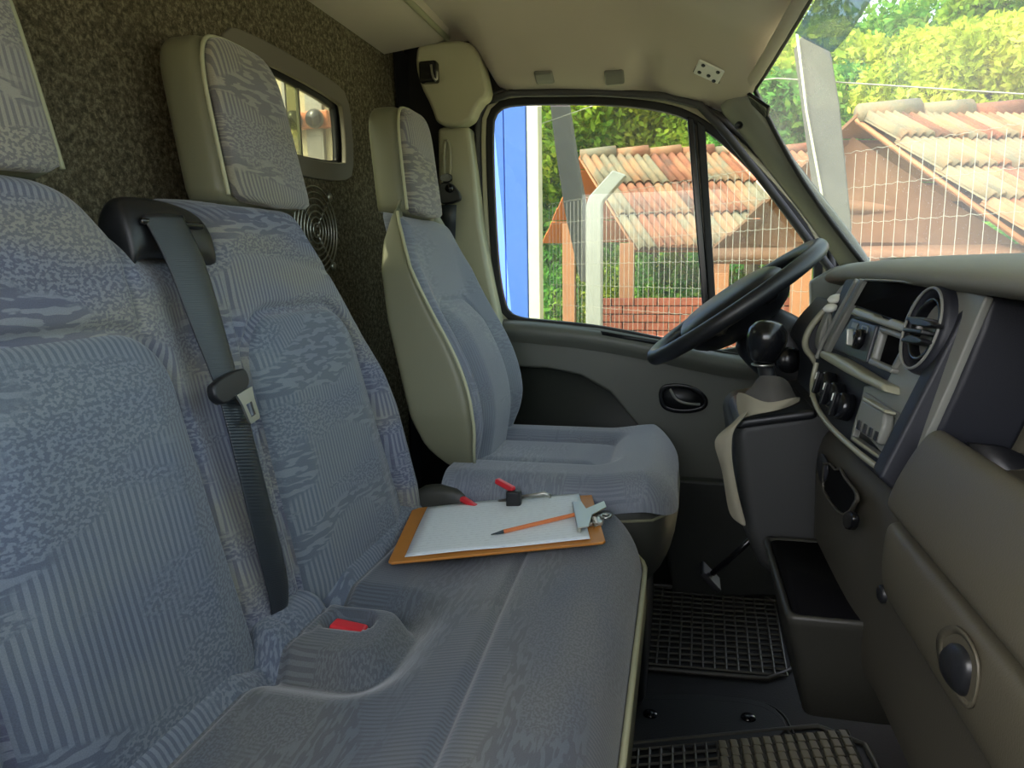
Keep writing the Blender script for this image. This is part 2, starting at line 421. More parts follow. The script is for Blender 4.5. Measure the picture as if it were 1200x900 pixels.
def tilemat():
    mt, t, b, o = nodes('tile'); v = coords(t)
    oi = N(t, 'ShaderNodeObjectInfo')
    n = N(t, 'ShaderNodeTexNoise', i_Scale=7, i_Detail=5); n.noise_dimensions = '4D'; t.links.new(v, n.inputs[0]); 
    t.links.new(math_(t, 'MULTIPLY', oi.outputs['Random'], 30), n.inputs['W'])
    f = math_(t, 'ADD', math_(t, 'MULTIPLY', n.outputs[0], .55), math_(t, 'MULTIPLY', oi.outputs['Random'], .45))
    c = ramp(t, f, [(.2, '#5c3f33'), (.36, '#94553a'), (.50, '#a37350'), (.62, '#786d58'), (.85, '#b58b60')])
    t.links.new(c, b.inputs['Base Color']); b.inputs['Roughness'].default_value = .85
    n3 = N(t, 'ShaderNodeTexNoise', i_Scale=60, i_Detail=3); t.links.new(v, n3.inputs[0]); bump(t, b, n3.outputs[0], .4, .003); return mt
M['tile'] = tilemat()
def ground():
    mt, t, b, o = nodes('ground'); v = coords(t)
    n = N(t, 'ShaderNodeTexNoise', i_Scale=1.5, i_Detail=8); t.links.new(v, n.inputs[0])
    c = ramp(t, n.outputs[0], [(.35, '#a3916a'), (.5, '#bfae88'), (.65, '#8f9a58')]); t.links.new(c, b.inputs['Base Color'])
    b.inputs['Roughness'].default_value = .95; bump(t, b, n.outputs[0], .6, .05); return mt
M['ground'] = ground()
M['glass'] = glassmat('door_glass', haze=.035, tint='#d2dcd6', spec=.05)
M['wsglass'] = glassmat('windscreen_glass', haze=.20, tint='#c6d4ca', scale=3.5, spec=.05)
M['film'] = glassmat('sun_film', haze=.40, tint='#ccd4d6', hazecol='#b4c0c6', scale=2)
M['pglass'] = glassmat('partition_glass', haze=.05, tint='#cfd2c0', spec=.1)

# ================================================================ SETTING: the cab shell
FZ = 0.04          # cab floor height
# ceiling / headliner: flat, coved down to the door top and to the windscreen header
EX = [-.70, -.54, -.50, -.46, -.42, -.31, -.21, -.045, .054, .117, .20]; EZ = [1.475, 1.47, 1.42, 1.35, 1.330, 1.327, 1.317, 1.296, 1.272, 1.245, 1.235]
def ceil_fn(U, V):
    y = -0.12 + V*1.98
    e = np.clip((y-1.25)/.5, 0, 1.2)**1.5
    fx = .200 - .055*e
    x = -0.64 + U*(fx+0.64)
    z = 1.475 - .035*U**3 - .10*ss(.60, 1.0, U)
    cove = ss(1.56, 1.84, y)
    ze = np.interp(x, EX, EZ)
    z = z*(1-cove) + np.minimum(ze, z)*cove
    z = z + .010*np.exp(-((x+.42)/.05)**2-((y-1.74)/.06)**2) + .035*np.exp(-((x+.09)/.035)**2-((y-1.77)/.06)**2)
    return x, y, z, x, y
ceil = sheet('ceiling', ceil_fn, 70, 90, M['liner'], edge=False, flip=True); tag(ceil, kind='structure')
ceil.modifiers.new('s', 'SOLIDIFY').thickness = .02; ceil.modifiers['s'].offset = -1
# floor
fl = box('floor', (-.1, .95, FZ-.02), (1.5, 2.0, .04), plain('floor_rubber', '#0d0e0f', .7, var=.2, grain=200, bs=.4), smooth=False); tag(fl, kind='structure')
# outer roof skin
rf = box('ceiling', (-.15, .9, 1.53), (1.3, 2.0, .03), M['cream'], smooth=False); tag(rf, kind='structure')
# rear partition with window opening, made as a flat wall with a rounded hole
PX = -.73
wloop = [Vector((PX, y*.936, .9+(z-.9)*.936)) for y, z in [(1.19, 1.325), (1.60, 1.315), (1.635, 1.28), (1.64, 1.15), (1.61, 1.105), (1.19, 1.10), (1.15, 1.14), (1.15, 1.29)]]
wl = resample(smoothpoly(wloop, 2), 48)
def rect_loop(pts, y0, y1, z0, z1, x):
    c = sum(pts, Vector())/len(pts); R = []
    for p in pts:
        dy, dz = p.y-c.y, p.z-c.z
        k = min((y1-c.y)/dy if dy > 1e-6 else ((y0-c.y)/dy if dy < -1e-6 else 1e9), (z1-c.z)/dz if dz > 1e-6 else ((z0-c.z)/dz if dz < -1e-6 else 1e9))
        R.append(Vector((x, c.y+dy*k, c.z+dz*k)))
    return R
outer = rect_loop(wl, -.12, 1.93, FZ, 1.50, PX)
# include exact corners
for cy, cz in ((-.12, FZ), (-.12, 1.50), (1.93, FZ), (1.93, 1.50)):
    j = min(range(48), key=lambda i: (outer[i]-Vector((PX, cy, cz))).length); outer[j] = Vector((PX, cy, cz))
wr = ringband('wall_rear', outer, wl, (-.03, 0, 0), M['felt'], smooth=False); tag(wr, kind='structure')
# partition window: recessed dark frame, aluminium inner frame, two sliding panes
win = thing('window_1', (PX, 1.31, 1.1), kind='structure')
i1 = offset2(wl, .006, (1, 0, 0)); i2 = offset2(wl, .030, (1, 0, 0)); i3 = offset2(wl, .036, (1, 0, 0))
M['winframe'] = plain('window_surround', '#6a655a', .55, var=.05)
ringband('window_frame', [p+Vector((.006, 0, 0)) for p in offset2(wl, -.008, (1, 0, 0))], [p+Vector((.006, 0, 0)) for p in i2], (-.012, 0, 0), M['winframe'], win, bevel=.003)
ringband('inner_frame', [p-Vector((.012, 0, 0)) for p in i1], [p-Vector((.012, 0, 0)) for p in i3], (-.012, 0, 0), M['black'], win)
for (a, b, dx) in ((1.09, 1.35, -.020), (1.31, 1.52, -.026)):
    pn = box('pane', (PX+dx, (a+b)/2, 1.19), (.003, b-a, .16), M['pglass'], win, smooth=False)
    for yy in (a, b):
        box('pane_edge', (PX+dx, yy, 1.19), (.006, .006, .16), M['alu'], pn, smooth=False)
box('slide_rail', (PX-.02, 1.31, 1.11), (.02, .42, .01), M['alu'], win, smooth=False)
# space behind the partition glimpsed through its window
cg2 = box('wall_cargo', (-1.19, 1.93, .75), (.82, .03, 1.6), M['cargo'], smooth=False); tag(cg2, kind='structure')
cg = box('wall_cargo', (-1.6, 1.3, .75), (.04, 2.2, 1.6), M['cargo'], smooth=False); tag(cg, kind='structure')
cb = thing('cargo_knobs', (-1.57, 2.25, 1.15), 'pair of round black knobs on a small orange bracket seen through the partition window', 'lamp')  # invented knobs set where two dark round marks show in the pane
pc = aY(359, 141, 1.875)
WO[cb] = pc.copy(); cb.location = pc
box('bracket', pc+Vector((0, .022, .004)), (.12, .03, .045), M['orange'], cb, bevel=.004)
for dx in (-.032, .032):
    lathe('knob', pc+Vector((dx, 0, 0)), (0, -1, 0), [(.0, -.01), (.016, -.01), (.022, .0), (.026, .010), (.026, .018), (.020, .028), (.0, .032)], M['black_g'], cb, n=20)
box('wall_post', (pc.x+.01, 1.91, .75), (.05, .02, 1.5), M['alu'], smooth=False)['kind'] = 'structure'
# roof cross beam above the partition
bm_ = prism('trim_1', [(-.735, 0, 1.425), (-.735, 0, 1.50), (-.56, 0, 1.485), (-.56, 0, 1.452), (-.59, 0, 1.440)], (0, 1.76, 0), M['liner'], bevel=.006); tag(bm_, kind='structure')
tube('trim_1', [(-.565, -.05, 1.450), (-.565, 1.76, 1.450)], .007, M['pillar'])['kind'] = 'structure'
# B pillar: dark void, upper trim, lower trim
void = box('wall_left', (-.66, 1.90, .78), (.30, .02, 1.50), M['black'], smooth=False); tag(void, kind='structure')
gap = prism('wall_left', [Vector((-.725, 1.80, FZ)), Vector((-.725, 1.91, FZ)), Vector((-.725, 1.91, 1.46)), Vector((-.725, 1.80, 1.46)), Vector((-.725, 1.815, 1.2))], (.004, 0, 0), M['black'], smooth=False); tag(gap, kind='structure')  # black strip in place of the shaded belt gap
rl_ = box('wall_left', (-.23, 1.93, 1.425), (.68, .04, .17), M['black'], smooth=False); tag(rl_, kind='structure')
def pxp(lst, Y): return [aY(x, y, Y) for x, y in lst]
up_ = smoothpoly(pxp([(488, 50), (515, 48), (545, 46), (560, 58), (568, 85), (573, 112), (560, 120), (549, 146), (512, 148), (505, 125), (492, 100), (486, 75)], 1.765), 1)
o = prism('trim_2', up_, (0, .06, 0), M['pillar'], bevel=.028, seg=5); tag(o, kind='structure')
hk = box('hook', aY(503, 85, 1.745), (.045, .03, .05), M['black_g'], o, bevel=.006)
tube('hook_lip', smoothpoly([aY(505, 76, 1.72), aY(507, 90, 1.715), aY(512, 96, 1.715), aY(512, 84, 1.72)], 1, False), .003, M['steel'], hk)
# dark gap beside it
low = prism('trim_2', smoothpoly(pxp([(512, 149), (549, 147), (556, 200), (562, 260), (575, 330), (590, 400), (560, 420), (520, 380), (514, 250)], 1.80), 0), (0, .06, 0), M['pillar'], bevel=.012, seg=3); tag(low, kind='structure')
slot = ringband('slot_rim', resample(smoothpoly(pxp([(519, 166), (524, 162), (529, 166), (530, 212), (519, 212)], 1.795), 2), 24), offset2(resample(smoothpoly(pxp([(519, 166), (524, 162), (529, 166), (530, 212), (519, 212)], 1.795), 2), 24), .007, (0, 1, 0)), (0, -.004, 0), M['pillar'], low)
# driver's belt: anchor, strap
an = thing('belt_anchor', aY(527, 225, 1.77), 'black seat belt height adjuster bolted on the door pillar', 'seat belt')
prism('bracket', smoothpoly(pxp([(517, 205), (530, 203), (531, 214), (517, 214)], 1.785), 1), (0, -.012, 0), M['black_g'], an, bevel=.002)
prism('anchor_cover', smoothpoly(pxp([(515, 216), (530, 213), (543, 230), (540, 238), (515, 241)], 1.785), 1), (0, -.02, 0), M['black'], an, bevel=.006)
lathe('bolt', aY(527, 221, 1.765), (0, -1, 0), [(.0, .0), (.011, .0), (.010, .008), (.0, .010)], M['black_g'], an, n=12)
V_ = [aY(x, y, yy) for x, y, yy in [(517, 240, 1.77), (535, 240, 1.77), (534, 262, 1.775), (516, 260, 1.775), (533, 290, 1.80), (514, 290, 1.80), (540, 400, 1.82), (520, 400, 1.82)]]
new('strap', V_, [[0, 1, 2, 3], [3, 2, 4, 5], [5, 4, 6, 7]], M['belt'], an, solid=.002, uv=[(v.x, v.z) for v in V_])

# ---------------------------------------------------------------- driver's door (far side)
door = thing('door_1', (0, 1.86, FZ), kind='structure')
GY = 1.87
op = resample(smoothpoly(pxp([(577, 150), (583, 130), (600, 123), (700, 122), (770, 128), (815, 142), (870, 188), (955, 285), (953, 345), (948, 400), (900, 418), (850, 413), (780, 397), (700, 381), (640, 376), (604, 372), (592, 360), (583, 300)], GY), 2), 120)
fr1 = offset2(op, -.016, (0, 1, 0)); fr2 = offset2(op, -.030, (0, 1, 0)); fr3 = offset2(op, -.045, (0, 1, 0))
ringband('glass_seal', fr1, offset2(op, .003, (0, 1, 0)), (0, -.02, 0), M['rubber'], door, bevel=.003)
ringband('painted_frame', [p+Vector((0, .004, 0)) for p in fr2], [p+Vector((0, .004, 0)) for p in fr1], (0, -.02, 0), M['cream'], door, bevel=.003)
ringband('weather_strip', [p for p in fr3], [p for p in fr2], (0, -.03, 0), M['seal'], door, bevel=.006)
# two window panes split by the quarter-light bars
def barp(lst, d, nm, mt, th=.022, y=GY): return prism(nm, pxp(lst, y), (0, -th, 0), mt, door, bevel=.003)
barp([(805, 138), (813, 141), (832, 364), (823, 362)], 0, 'divider_bar', M['black_g'])
barp([(816, 143), (826, 150), (839, 366), (831, 364)], 0, 'divider_bar', M['rubber'], .028)
barp([(813, 141), (816, 143), (834, 366), (830, 364)], 0, 'divider_chrome', M['alu'], .016)
prism('window_glass', smoothpoly(pxp([(577, 125), (808, 125), (826, 400), (700, 384), (600, 374)], GY), 0), (0, .003, 0), M['glass'], door, smooth=False)
prism('quarter_glass', pxp([(818, 140), (957, 290), (955, 410), (840, 412)], GY), (0, .003, 0), M['glass'], door, smooth=False)
# outer door skin below window and door sill top
sill = [(560, 372), (604, 372), (640, 376), (700, 381), (780, 397), (850, 413), (900, 418), (950, 405), (985, 380)]
top_ = pxp(sill, GY); 
ptop = [Vector((p.x, 1.885, p.z+.002)) for p in top_]; pmid = [Vector((p.x, 1.825, p.z-.004)) for p in top_]; plow = [Vector((p.x, 1.812, p.z-.03)) for p in top_]
loft('sill_ledge', [ptop, pmid, plow, [Vector((p.x, 1.83, p.z-.06)) for p in top_]], M['door'], door, closed=False, sub=1)
vent = prism('defroster_slot', [Vector((p.x, 1.826, p.z)) for p in [aY(704, 388, 1.826), aY(772, 400, 1.826), aY(774, 405, 1.826), aY(706, 393, 1.826)]], (0, -.004, .001), M['black'], door)
# panel: continuous lower recessed sheet and raised upper part with curved edge
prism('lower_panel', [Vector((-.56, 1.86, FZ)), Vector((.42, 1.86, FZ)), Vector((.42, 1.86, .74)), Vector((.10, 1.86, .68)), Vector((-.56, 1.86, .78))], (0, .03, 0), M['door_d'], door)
crv = [(560, 428), (600, 430), (640, 432), (680, 440), (715, 460), (745, 497), (765, 540), (778, 600), (782, 650)]
upper = pxp(crv, 1.835) + pxp([(1000, 650), (1000, 385), (950, 408), (900, 420), (850, 416), (780, 400), (700, 385), (600, 376), (560, 376)], 1.835)
prism('upper_panel', upper, (0, .03, 0), M['door'], door, bevel=.008, seg=3)
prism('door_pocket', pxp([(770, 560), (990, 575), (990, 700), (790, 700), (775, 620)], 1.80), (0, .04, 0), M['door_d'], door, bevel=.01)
# inner handle: oval bowl with lever
hd = smoothpoly(pxp([(772, 452), (790, 448), (815, 452), (831, 466), (828, 480), (805, 485), (780, 482), (772, 472)], 1.83), 2)
hr = resample(hd, 40)
hb = ringband('handle_bowl', hr, offset2(hr, .012, (0, 1, 0)), (0, -.008, 0), M['black_g'], door, bevel=.003)
prism('bowl_back', offset2(hr, .002, (0, 1, 0)), (0, .003, 0), M['black'], hb)
tube('handle_lever', smoothpoly([aY(785, 456, 1.818), aY(792, 468, 1.812), aY(803, 473, 1.81), aY(820, 474, 1.818)], 2, False), .0035, M['dash_g'], hb)
# body rear of the door (behind seat) and far wall below
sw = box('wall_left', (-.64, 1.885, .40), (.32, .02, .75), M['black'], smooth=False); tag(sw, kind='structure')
# ---------------------------------------------------------------- A pillar trim
def strip(name, edge_a, edge_b, mat, bulge, parent=None, **k):
    rings = []
    for a, b in zip(edge_a, edge_b):
        a, b = Vector(a), Vector(b); mdl = (a+b)/2+Vector(bulge)
        rings.append([a, a.lerp(mdl, .6)+Vector(bulge)*.25, mdl, b.lerp(mdl, .6)+Vector(bulge)*.25, b, (a+b)/2-Vector(bulge)*1.0])
    return loft(name, rings, mat, parent, sub=1, **k)
A1 = [aY(x, y, 1.815) for x, y in [(828, 124), (850, 146), (865, 164), (902, 212), (930, 247), (955, 282), (982, 316), (992, 348), (992, 395)]]
A2 = [aY(x, y, 1.74) for x, y in [(882, 103), (897, 121), (913, 147), (938, 188), (965, 222), (993, 256), (1025, 298), (1034, 325), (1032, 360)]]
bk1 = loft('trim_3', [[aY(x-13, y-2, 1.90) for x, y in [(828, 124), (850, 146), (902, 212), (955, 282), (992, 348), (992, 395)]], [aY(x-1, y, 1.86) for x, y in [(874, 98), (891, 120), (932, 187), (982, 252), (1014, 310), (1022, 360)]]], M['rubber'], closed=False, solid=.006, smooth=False); tag(bk1, kind='structure')
ap = strip('trim_3', A1, A2, M['apillar'], (-.006, -.012, 0)); tag(ap, kind='structure')
lathe('screw_hole', aY(866, 147, 1.772), (-.2, -1, 0), [(.0, -.004), (.006, -.004), (.0065, .003), (.009, .003), (.009, -.002)], M['black'], ap, n=14)
# door aperture seal that follows the A pillar (double dark ribs)
tube('trim_4', [aY(x, y, 1.825) for x, y in [(572, 118), (600, 109), (700, 108), (780, 113), (820, 123), (852, 158), (890, 206), (920, 245), (946, 280), (972, 314), (985, 350)]], .010, M['seal'], n=8)['kind'] = 'structure'
# side panel between A pillar foot and dashboard
sp_ = prism('trim_3', pxp([(950, 330), (975, 315), (1020, 300), (1020, 420), (952, 420)], 1.80), (0, .03, 0), M['dash_g'], bevel=.006); tag(sp_, kind='structure')
# ---------------------------------------------------------------- windscreen
ws = thing('window_2', (.4, .9, .9), kind='structure')
def ws_pt(y, s):                                   # s: 0 base .. 1 header, curved in plan
    e = max(0.0, (y-1.25)/.5); e2 = max(0.0, (.35-y)/.5)
    cxb = .66 - .25*e**1.6 - .25*e2**1.6; cxt = .205 - .055*e**1.5 - .05*e2**1.5
    zt = 1.338 - .06*e**1.5; 
    return Vector((cxb+(cxt-cxb)*s - .02*math.sin(PI*s), y, .87+(zt-.87)*s))
ys = [-.15+i*(1.745+.15)/24 for i in range(25)]
G = [[ws_pt(y, s/8) for y in ys] for s in range(9)]
loft('windscreen', G, M['wsglass'], ws, closed=False)
hdr = [ws_pt(y, 1.0) for y in ys]
strip('header_trim', [p+Vector((-.03, 0, .010)) for p in hdr], [p+Vector((.004, 0, -.004)) for p in hdr], M['liner'], (-.002, 0, -.006), ws)
tube('glass_seal', hdr + [ws_pt(1.745, 1-s/8) for s in range(1, 9)], .006, M['rubber'], ws)
# tinted film strip in the top corner of the glass
fr_ = []
def on_ws(px, py):                                  # find the point of the glass under a measured pixel
    best = None
    for i in range(0, 61):
        for j in range(0, 61):
            p = ws_pt(.9+i*.85/60, .4+j*.6/60); q = p-CP; z = q.dot(fw); x = 600+F*q.dot(rt)/z; yy = 450-F*q.dot(up)/z
            d = (x-px)**2+(yy-py)**2
            if best is None or d < best[0]: best = (d, p)
    return best[1]
filmp = [on_ws(*p) for p in [(955, 0), (932, 40), (945, 48), (975, 61), (992, 42), (1022, 0), (1040, -40), (965, -40)]]
prism('shade_film', filmp, (-.003, 0, 0), M['film'], ws, smooth=False)
prism('visor_clip', [on_ws(*p)+Vector((-.012, -.01, 0)) for p in [(884, 108), (910, 126), (906, 137), (884, 124)]], (-.008, 0, -.004), M['black_g'], ws, bevel=.002)
fwl = box('wall_front', (.72, .85, .45), (.04, 2.1, .9), M['rubber'], smooth=False); tag(fwl, kind='structure')
cw = prism('wall_front', [(.44, 0, .905), (.70, 0, .87), (1.15, 0, .62), (1.15, 0, .3), (.74, 0, .3)], (0, 1.8, 0), M['cream'], smooth=False); tag(cw, kind='structure')
# near side wall, unseen; window opening kept small to darken the lower cab
for nm, c, s in (('wall_right', (-.72, -.10, .75), (.40, .06, 1.5)), ('wall_right', (.62, -.10, .45), (.30, .06, .90)), ('wall_right', (-.05, -.10, 1.39), (1.1, .06, .24)), ('wall_right', (-.05, -.10, .41), (1.1, .06, .78))):
    tag(box(nm, c, s, M['pillar'], smooth=False), kind='structure')

# caps and hinge plate on the headliner
def ceil_z(x, y):
    lo, hi = 0.0, 1.0
    for _ in range(24):
        mu = (lo+hi)/2; xx, yy, zz, *_r = ceil_fn(np.array(mu), np.array((y+.12)/1.98))
        if float(xx) < x: lo = mu
        else: hi = mu
    return float(zz)
def on_ceil(px, py):
    d = ray(px, py); t = .8
    while t < 2.6:
        p = CP+d*t
        if p.z > ceil_z(p.x, min(p.y, 1.86)) or p.y > 1.85: break
        t += .004
    return p
for nm, px, py, lab in (('plug_cap', 638, 90, 'square grey cap on the headliner above the driver window, nearer the door pillar'), ('plug_cap', 720, 90, 'square grey cap on the headliner above the driver window, nearer the windscreen')):
    c = on_ceil(px, py); e_ = on_ceil(px, py+8)-on_ceil(px, py-8); R = Matrix.Rotation(math.atan2(e_.z, e_.y), 3, 'X')
    o = box(nm, c, (.046, .042, .014), M['seal'] if False else plain('cap_grey', '#6b6a60', .4, var=.04), None, R, bevel=.006, seg=3)
    tag(o, lab, 'cap', 'plug caps over the door')
hp = thing('visor_hinge_plate', aY(831, 82, 1.66), 'white plate with five screw holes on the headliner near the windscreen', 'plate')
Q_ = [on_ceil(*p) for p in [(820, 68), (850, 82), (842, 97), (813, 84)]]; c = sum(Q_, Vector())/4
e1 = (Q_[1]-Q_[0]).normalized(); e2 = (Q_[0]-Q_[3]).normalized(); nn = e1.cross(e2).normalized()
if nn.z > 0: nn = -nn
h1 = (Q_[1]-Q_[0]).length/2; h2 = (Q_[0]-Q_[3]).length/2
P0 = Q_
pl = prism('plate', [p for p in P0], nn*.006, M['white'], hp, bevel=.003)
prism('plate_rim', [c+(p-c)*1.12-nn*.004 for p in P0], nn*.005, M['seal'], hp, bevel=.003)
for a, b in ((-.55, .6), (.6, .6), (-.6, -.45), (.1, -.35), (.6, -.7)):
    lathe('screw_hole', c+e1*a*h1+e2*b*h2+nn*.0065, nn, [(.0, 0), (.0048, 0), (.0042, .001), (.0, .001)], M['black'], pl, n=10)

# ================================================================ SEATS
def plane_x(z): return -.49 - .19*(z-.47)
def pchip(xs, ys_, x): return np.interp(x, xs, ys_)
bench = thing('bench_seat', (-.35, .72, FZ), 'double passenger bench in blue grey patterned fabric with two high backrests and headrests', 'seat')
def bench_fn(U, V):
    z0 = .40
    ymin = .22; ymax = 1.255
    y = ymin + U*(ymax-ymin)
    # top edge
    d_mid = np.abs(y-.975); d_near = np.abs(y-.50)
    zt = .945 + .055*np.exp(-(np.maximum(0, np.minimum(d_mid, d_near)-.11)/.055)**2)
    zt = np.where(y > 1.08, 1.0-.20*ss(1.08, 1.25, y)**1.3, zt); zt = np.where(y < .40, 1.0-.20*ss(1.08, 1.25, 1.475-y)**1.3, zt)
    z = z0 + V*(zt-z0)
    # outline narrows with height on the outer sides
    yn = ymax-.0 - pchip([.40, .5, .65, .8, .92, 1.0], [.02, 0, .01, .045, .10, .16], z); 
    far = ss(.75, 1.0, U); y = y*(1) - far*(y-1.10)*0 
    y2 = np.where(U > .75, 1.0+(U-.75)/.25*(yn-1.0), y); y = np.where(U > .75, y2, y)
    hm = np.exp(-(np.minimum(d_mid, d_near)/.10)**4)
    t = np.minimum(np.minimum((y-ymin), (yn-y)), (zt-z)*(1+3*hm))
    d = .11*rnd_edge(t, .075)
    # panels
    s1 = sdbox(y, z, .985-.04*(z-.6), .62, .165-.06*(z-.6), .225, .075); s2 = sdbox(y, z, .545+.03*(.6-z), .62, .15+.02*(.6-z), .222, .075)
    for s in (s1, s2):
        d = d - .013*groove(s, .008) + .016*ss(0, -.07, s)
    d = d - .008*groove(y-.655, .006)*(z > .84) - .008*groove(y-.82, .006)*(z > .66)
    # bolsters bulge beside the panels
    d = d + .030*np.exp(-((y-1.205)/.040)**2)*ss(.86, .70, z) + .02*np.exp(-((y-.31)/.05)**2)*ss(.86, .70, z)
    d = d - .020*np.exp(-((y-.745)/.05)**2)*ss(.45, .75, z)
    # creases
    d = d - .004*groove(z-(.905+.02*np.sin(9*y)), .006)*((y > .83)+(y < .65))*.6
    x = -.60 - .19*(z-.47) + d
    return x, y, z, y, z
sheet('backrest', bench_fn, 260, 150, M['fab'], bench, flip=False)
# lower panels of the backrests get their own cloth: built as thin skins just proud of the backrest
def skin(name, cy, hy, sgn, mat):
    def fn(U, V):
        a = U*2-1; b = V*2-1
        # squircle mapping for rounded corners
        z = .62 + b*.218; hyz = hy - (.06*(z-.6) if sgn > 0 else -.02*(.6-z)); cyz = cy-(.04*(z-.6) if sgn > 0 else -.03*(.6-z))
        rr = .07; q = np.clip((np.abs(z-.62)-(.218-rr))/rr, 0, 1); hyc = hyz-.006 - rr*(1-np.sqrt(np.maximum(0, 1-q*q)))
        y = cyz + a*hyc
        s = sdbox(y, z, cyz, .62, hyz, .225, .075)
        t = np.minimum(y-.22, np.minimum(1.25-y, .945-z))
        d = .11*rnd_edge(t, .075) - .013*groove(s, .008) + .016*ss(0, -.07, s) + .0035*ss(0, -.012, s)-.002
        d = d + (.030*np.exp(-((y-1.205)/.040)**2)*ss(.86, .70, z) + .02*np.exp(-((y-.31)/.05)**2)*ss(.86, .70, z)) - .020*np.exp(-((y-.745)/.05)**2)*ss(.45, .75, z)
        return -.60-.19*(z-.47)+d, y, z, y, z
    return sheet(name, fn, 110, 130, mat, bench)
skin('backrest_panel', .985, .165, 1, M['fab2']); skin('backrest_panel', .545, .15, -1, M['fab2'])
box('back_shell', (-.638, .735, .66), (.05, 1.0, .46), M['leather_d'], bench, Matrix.Rotation(math.radians(-10.8), 3, 'Y'), bevel=.03, seg=4)
# headrests (leatherette surround with a fabric front pad)
def headrest(parent, yc, zb, zt, hw0, hw1, xf, k, dep, lean=0, fm='fabh'):
    rings = []; pads = []
    zs = [0, .1, .3, .5, .7, .84, .93, .98, 1.0]
    for s in zs:
        z = zb + s*(zt-zb); e = math.sqrt(max(0.0, 1-((s-.80)/.20)**2)) if s > .80 else 1
        hw = (hw0+(hw1-hw0)*s)*(.55+.45*e); xx = xf-k*(z-zb); dd = dep/2*(.55+.45*e)
        rings.append(ellring((xx-dep/2, yc, z), (dd, 0, 0), (0, hw, 0), 28, 4.5, PI/28))
    sh = loft('headrest', rings, M['leather'], parent, sub=1)
    for s in zs:
        s2 = .02+s*.965; z = zb + s2*(zt-zb); e = math.sqrt(max(0.0, 1-((s-.80)/.20)**2)) if s > .80 else 1
        hw = (hw0+(hw1-hw0)*s)*(.50+.45*e)-.004; xx = xf-k*(z-zb)
        P = ellring((xx+.002, yc, z), (.017*(.4+.6*e), 0, 0), (0, hw, 0), 28, 3.2, PI/28)
        pads.append(P)
    Vp = [p for r in pads for p in r]
    loft('front_pad', pads, M[fm], sh, sub=1, uv=[(p.y, p.z) for p in Vp])
    # piping around the front
    path = [Vector((xf-k*s*(zt-zb)*1.0-.001, yc+sg*hh, zb+s*(zt-zb))) for sg, s, hh in
            [(-1, .07, hw0*.97), (-1, .4, hw0+(hw1-hw0)*.4), (-1, .75, (hw0+(hw1-hw0)*.75)), (-1, .93, hw1*.86), (-1, .99, hw1*.55), (1, .99, hw1*.55), (1, .93, hw1*.86), (1, .75, hw0+(hw1-hw0)*.75), (1, .4, hw0+(hw1-hw0)*.4), (1, .07, hw0*.97)]]
    tube('piping', smoothpoly(path, 2, False), .0032, M['piping'], sh, n=6)
    return sh
headrest(bench, .975, .985, 1.225, .108, .092, -.590, .19, .080)
headrest(bench, .498, .985, 1.225, .108, .092, -.590, .19, .080)

# bench cushion
def cush_fn(U, V):
    x0, x1 = -.56, -.052; y0, y1 = .18, 1.262
    y = y0+V*(y1-y0); rc = .13
    dy = np.maximum(0, y-(y1-rc)); xr = x1 - (rc-np.sqrt(np.maximum(0, rc*rc-dy*dy)))
    x = x0+U*(xr-x0)
    t = np.minimum(np.minimum(y1-y, y-y0+.2), xr-x)
    top = .452 + .020*ss(-.32, -.17, x) - .014*ss(-.13, -.05, x)
    top = top + .020*ss(-.43, -.50, x)
    h = .085*rnd_edge(t, .045)
    z = top-.085 + h
    # seams: rear roll, front roll
    z = z - .012*groove(x+.455, .007) - .010*groove(x+.218-.012*np.sin(4*y), .006)
    # hollow around the buckle housing between the two places
    s = sdbox(x, y, -.425, .757, .098, .072, .045)
    z = z - .030*ss(.07, .0, s)*ss(-.25, -.35, x) 
    z = z + .036*ss(.006, -.022, s) 
    s2 = sdbox(x, y, -.405, .775, .032, .021, .018); z = z - .032*ss(.005, -.006, s2)
    z = z - .003*groove(sdbox(x, y, -.475, .765, .035, .03, .01), .004)
    # slightly dished sitting places
    z = z - .012*np.exp(-((y-1.02)/.12)**2-((x+.33)/.09)**2) - .012*np.exp(-((y-.45)/.13)**2-((x+.33)/.09)**2)
    return x, y, z, y, x
cu = sheet('cushion', cush_fn, 170, 300, M['fab3'], bench, flip=True)
cu.data.materials.append(M['fab2'])
for pf in cu.data.polygons:
    if pf.center.x + WO[cu].x < -.4575: pf.material_index = 1
# pale leatherette band round the cushion front and side, with piping
bandp = []
for i in range(26):
    V = i/25; 
    if V < .7: bandp.append((-.052, .15+(1.132-.15)*V/.7))
    else:
        a = (V-.7)/.3*PI/2; bandp.append((-.182+.13*math.cos(a), 1.132+.13*math.sin(a)))
bandp += [(-.3, 1.262), (-.5, 1.262)]
rA = [Vector((x+.004*(y < 1.2), y+(.004 if y >= 1.2 else 0), .385)) for x, y in bandp]
M['band'] = plain('cushion_band', '#6a6a55', .5, var=.05)
loft('cushion_band', [[p+Vector((-.003, 0, .004)) for p in rA], [p for p in rA], [p+Vector((0, 0, -.06)) for p in rA], [p+Vector((-.012, 0, -.09)) for p in rA]], M['band'], bench, closed=False, solid=.006)
tube('piping', [p+Vector((0, 0, .010)) for p in rA], .0045, M['piping'], bench, n=6)
def lbox(z0, z1, ins):
    return [Vector((x-ins, min(y, 1.262-ins), 0)) for x, y in bandp]+[Vector((-.56, 1.262-ins, 0)), Vector((-.56, .15, 0))]
P = lbox(0, 0, .012)
prism('seat_base', [Vector((p.x, p.y, .12)) for p in P], (0, 0, .26), M['leather_d'], bench)
box('pedestal', (-.33, .72, .085), (.36, .9, .09), M['black'], bench, bevel=.01)
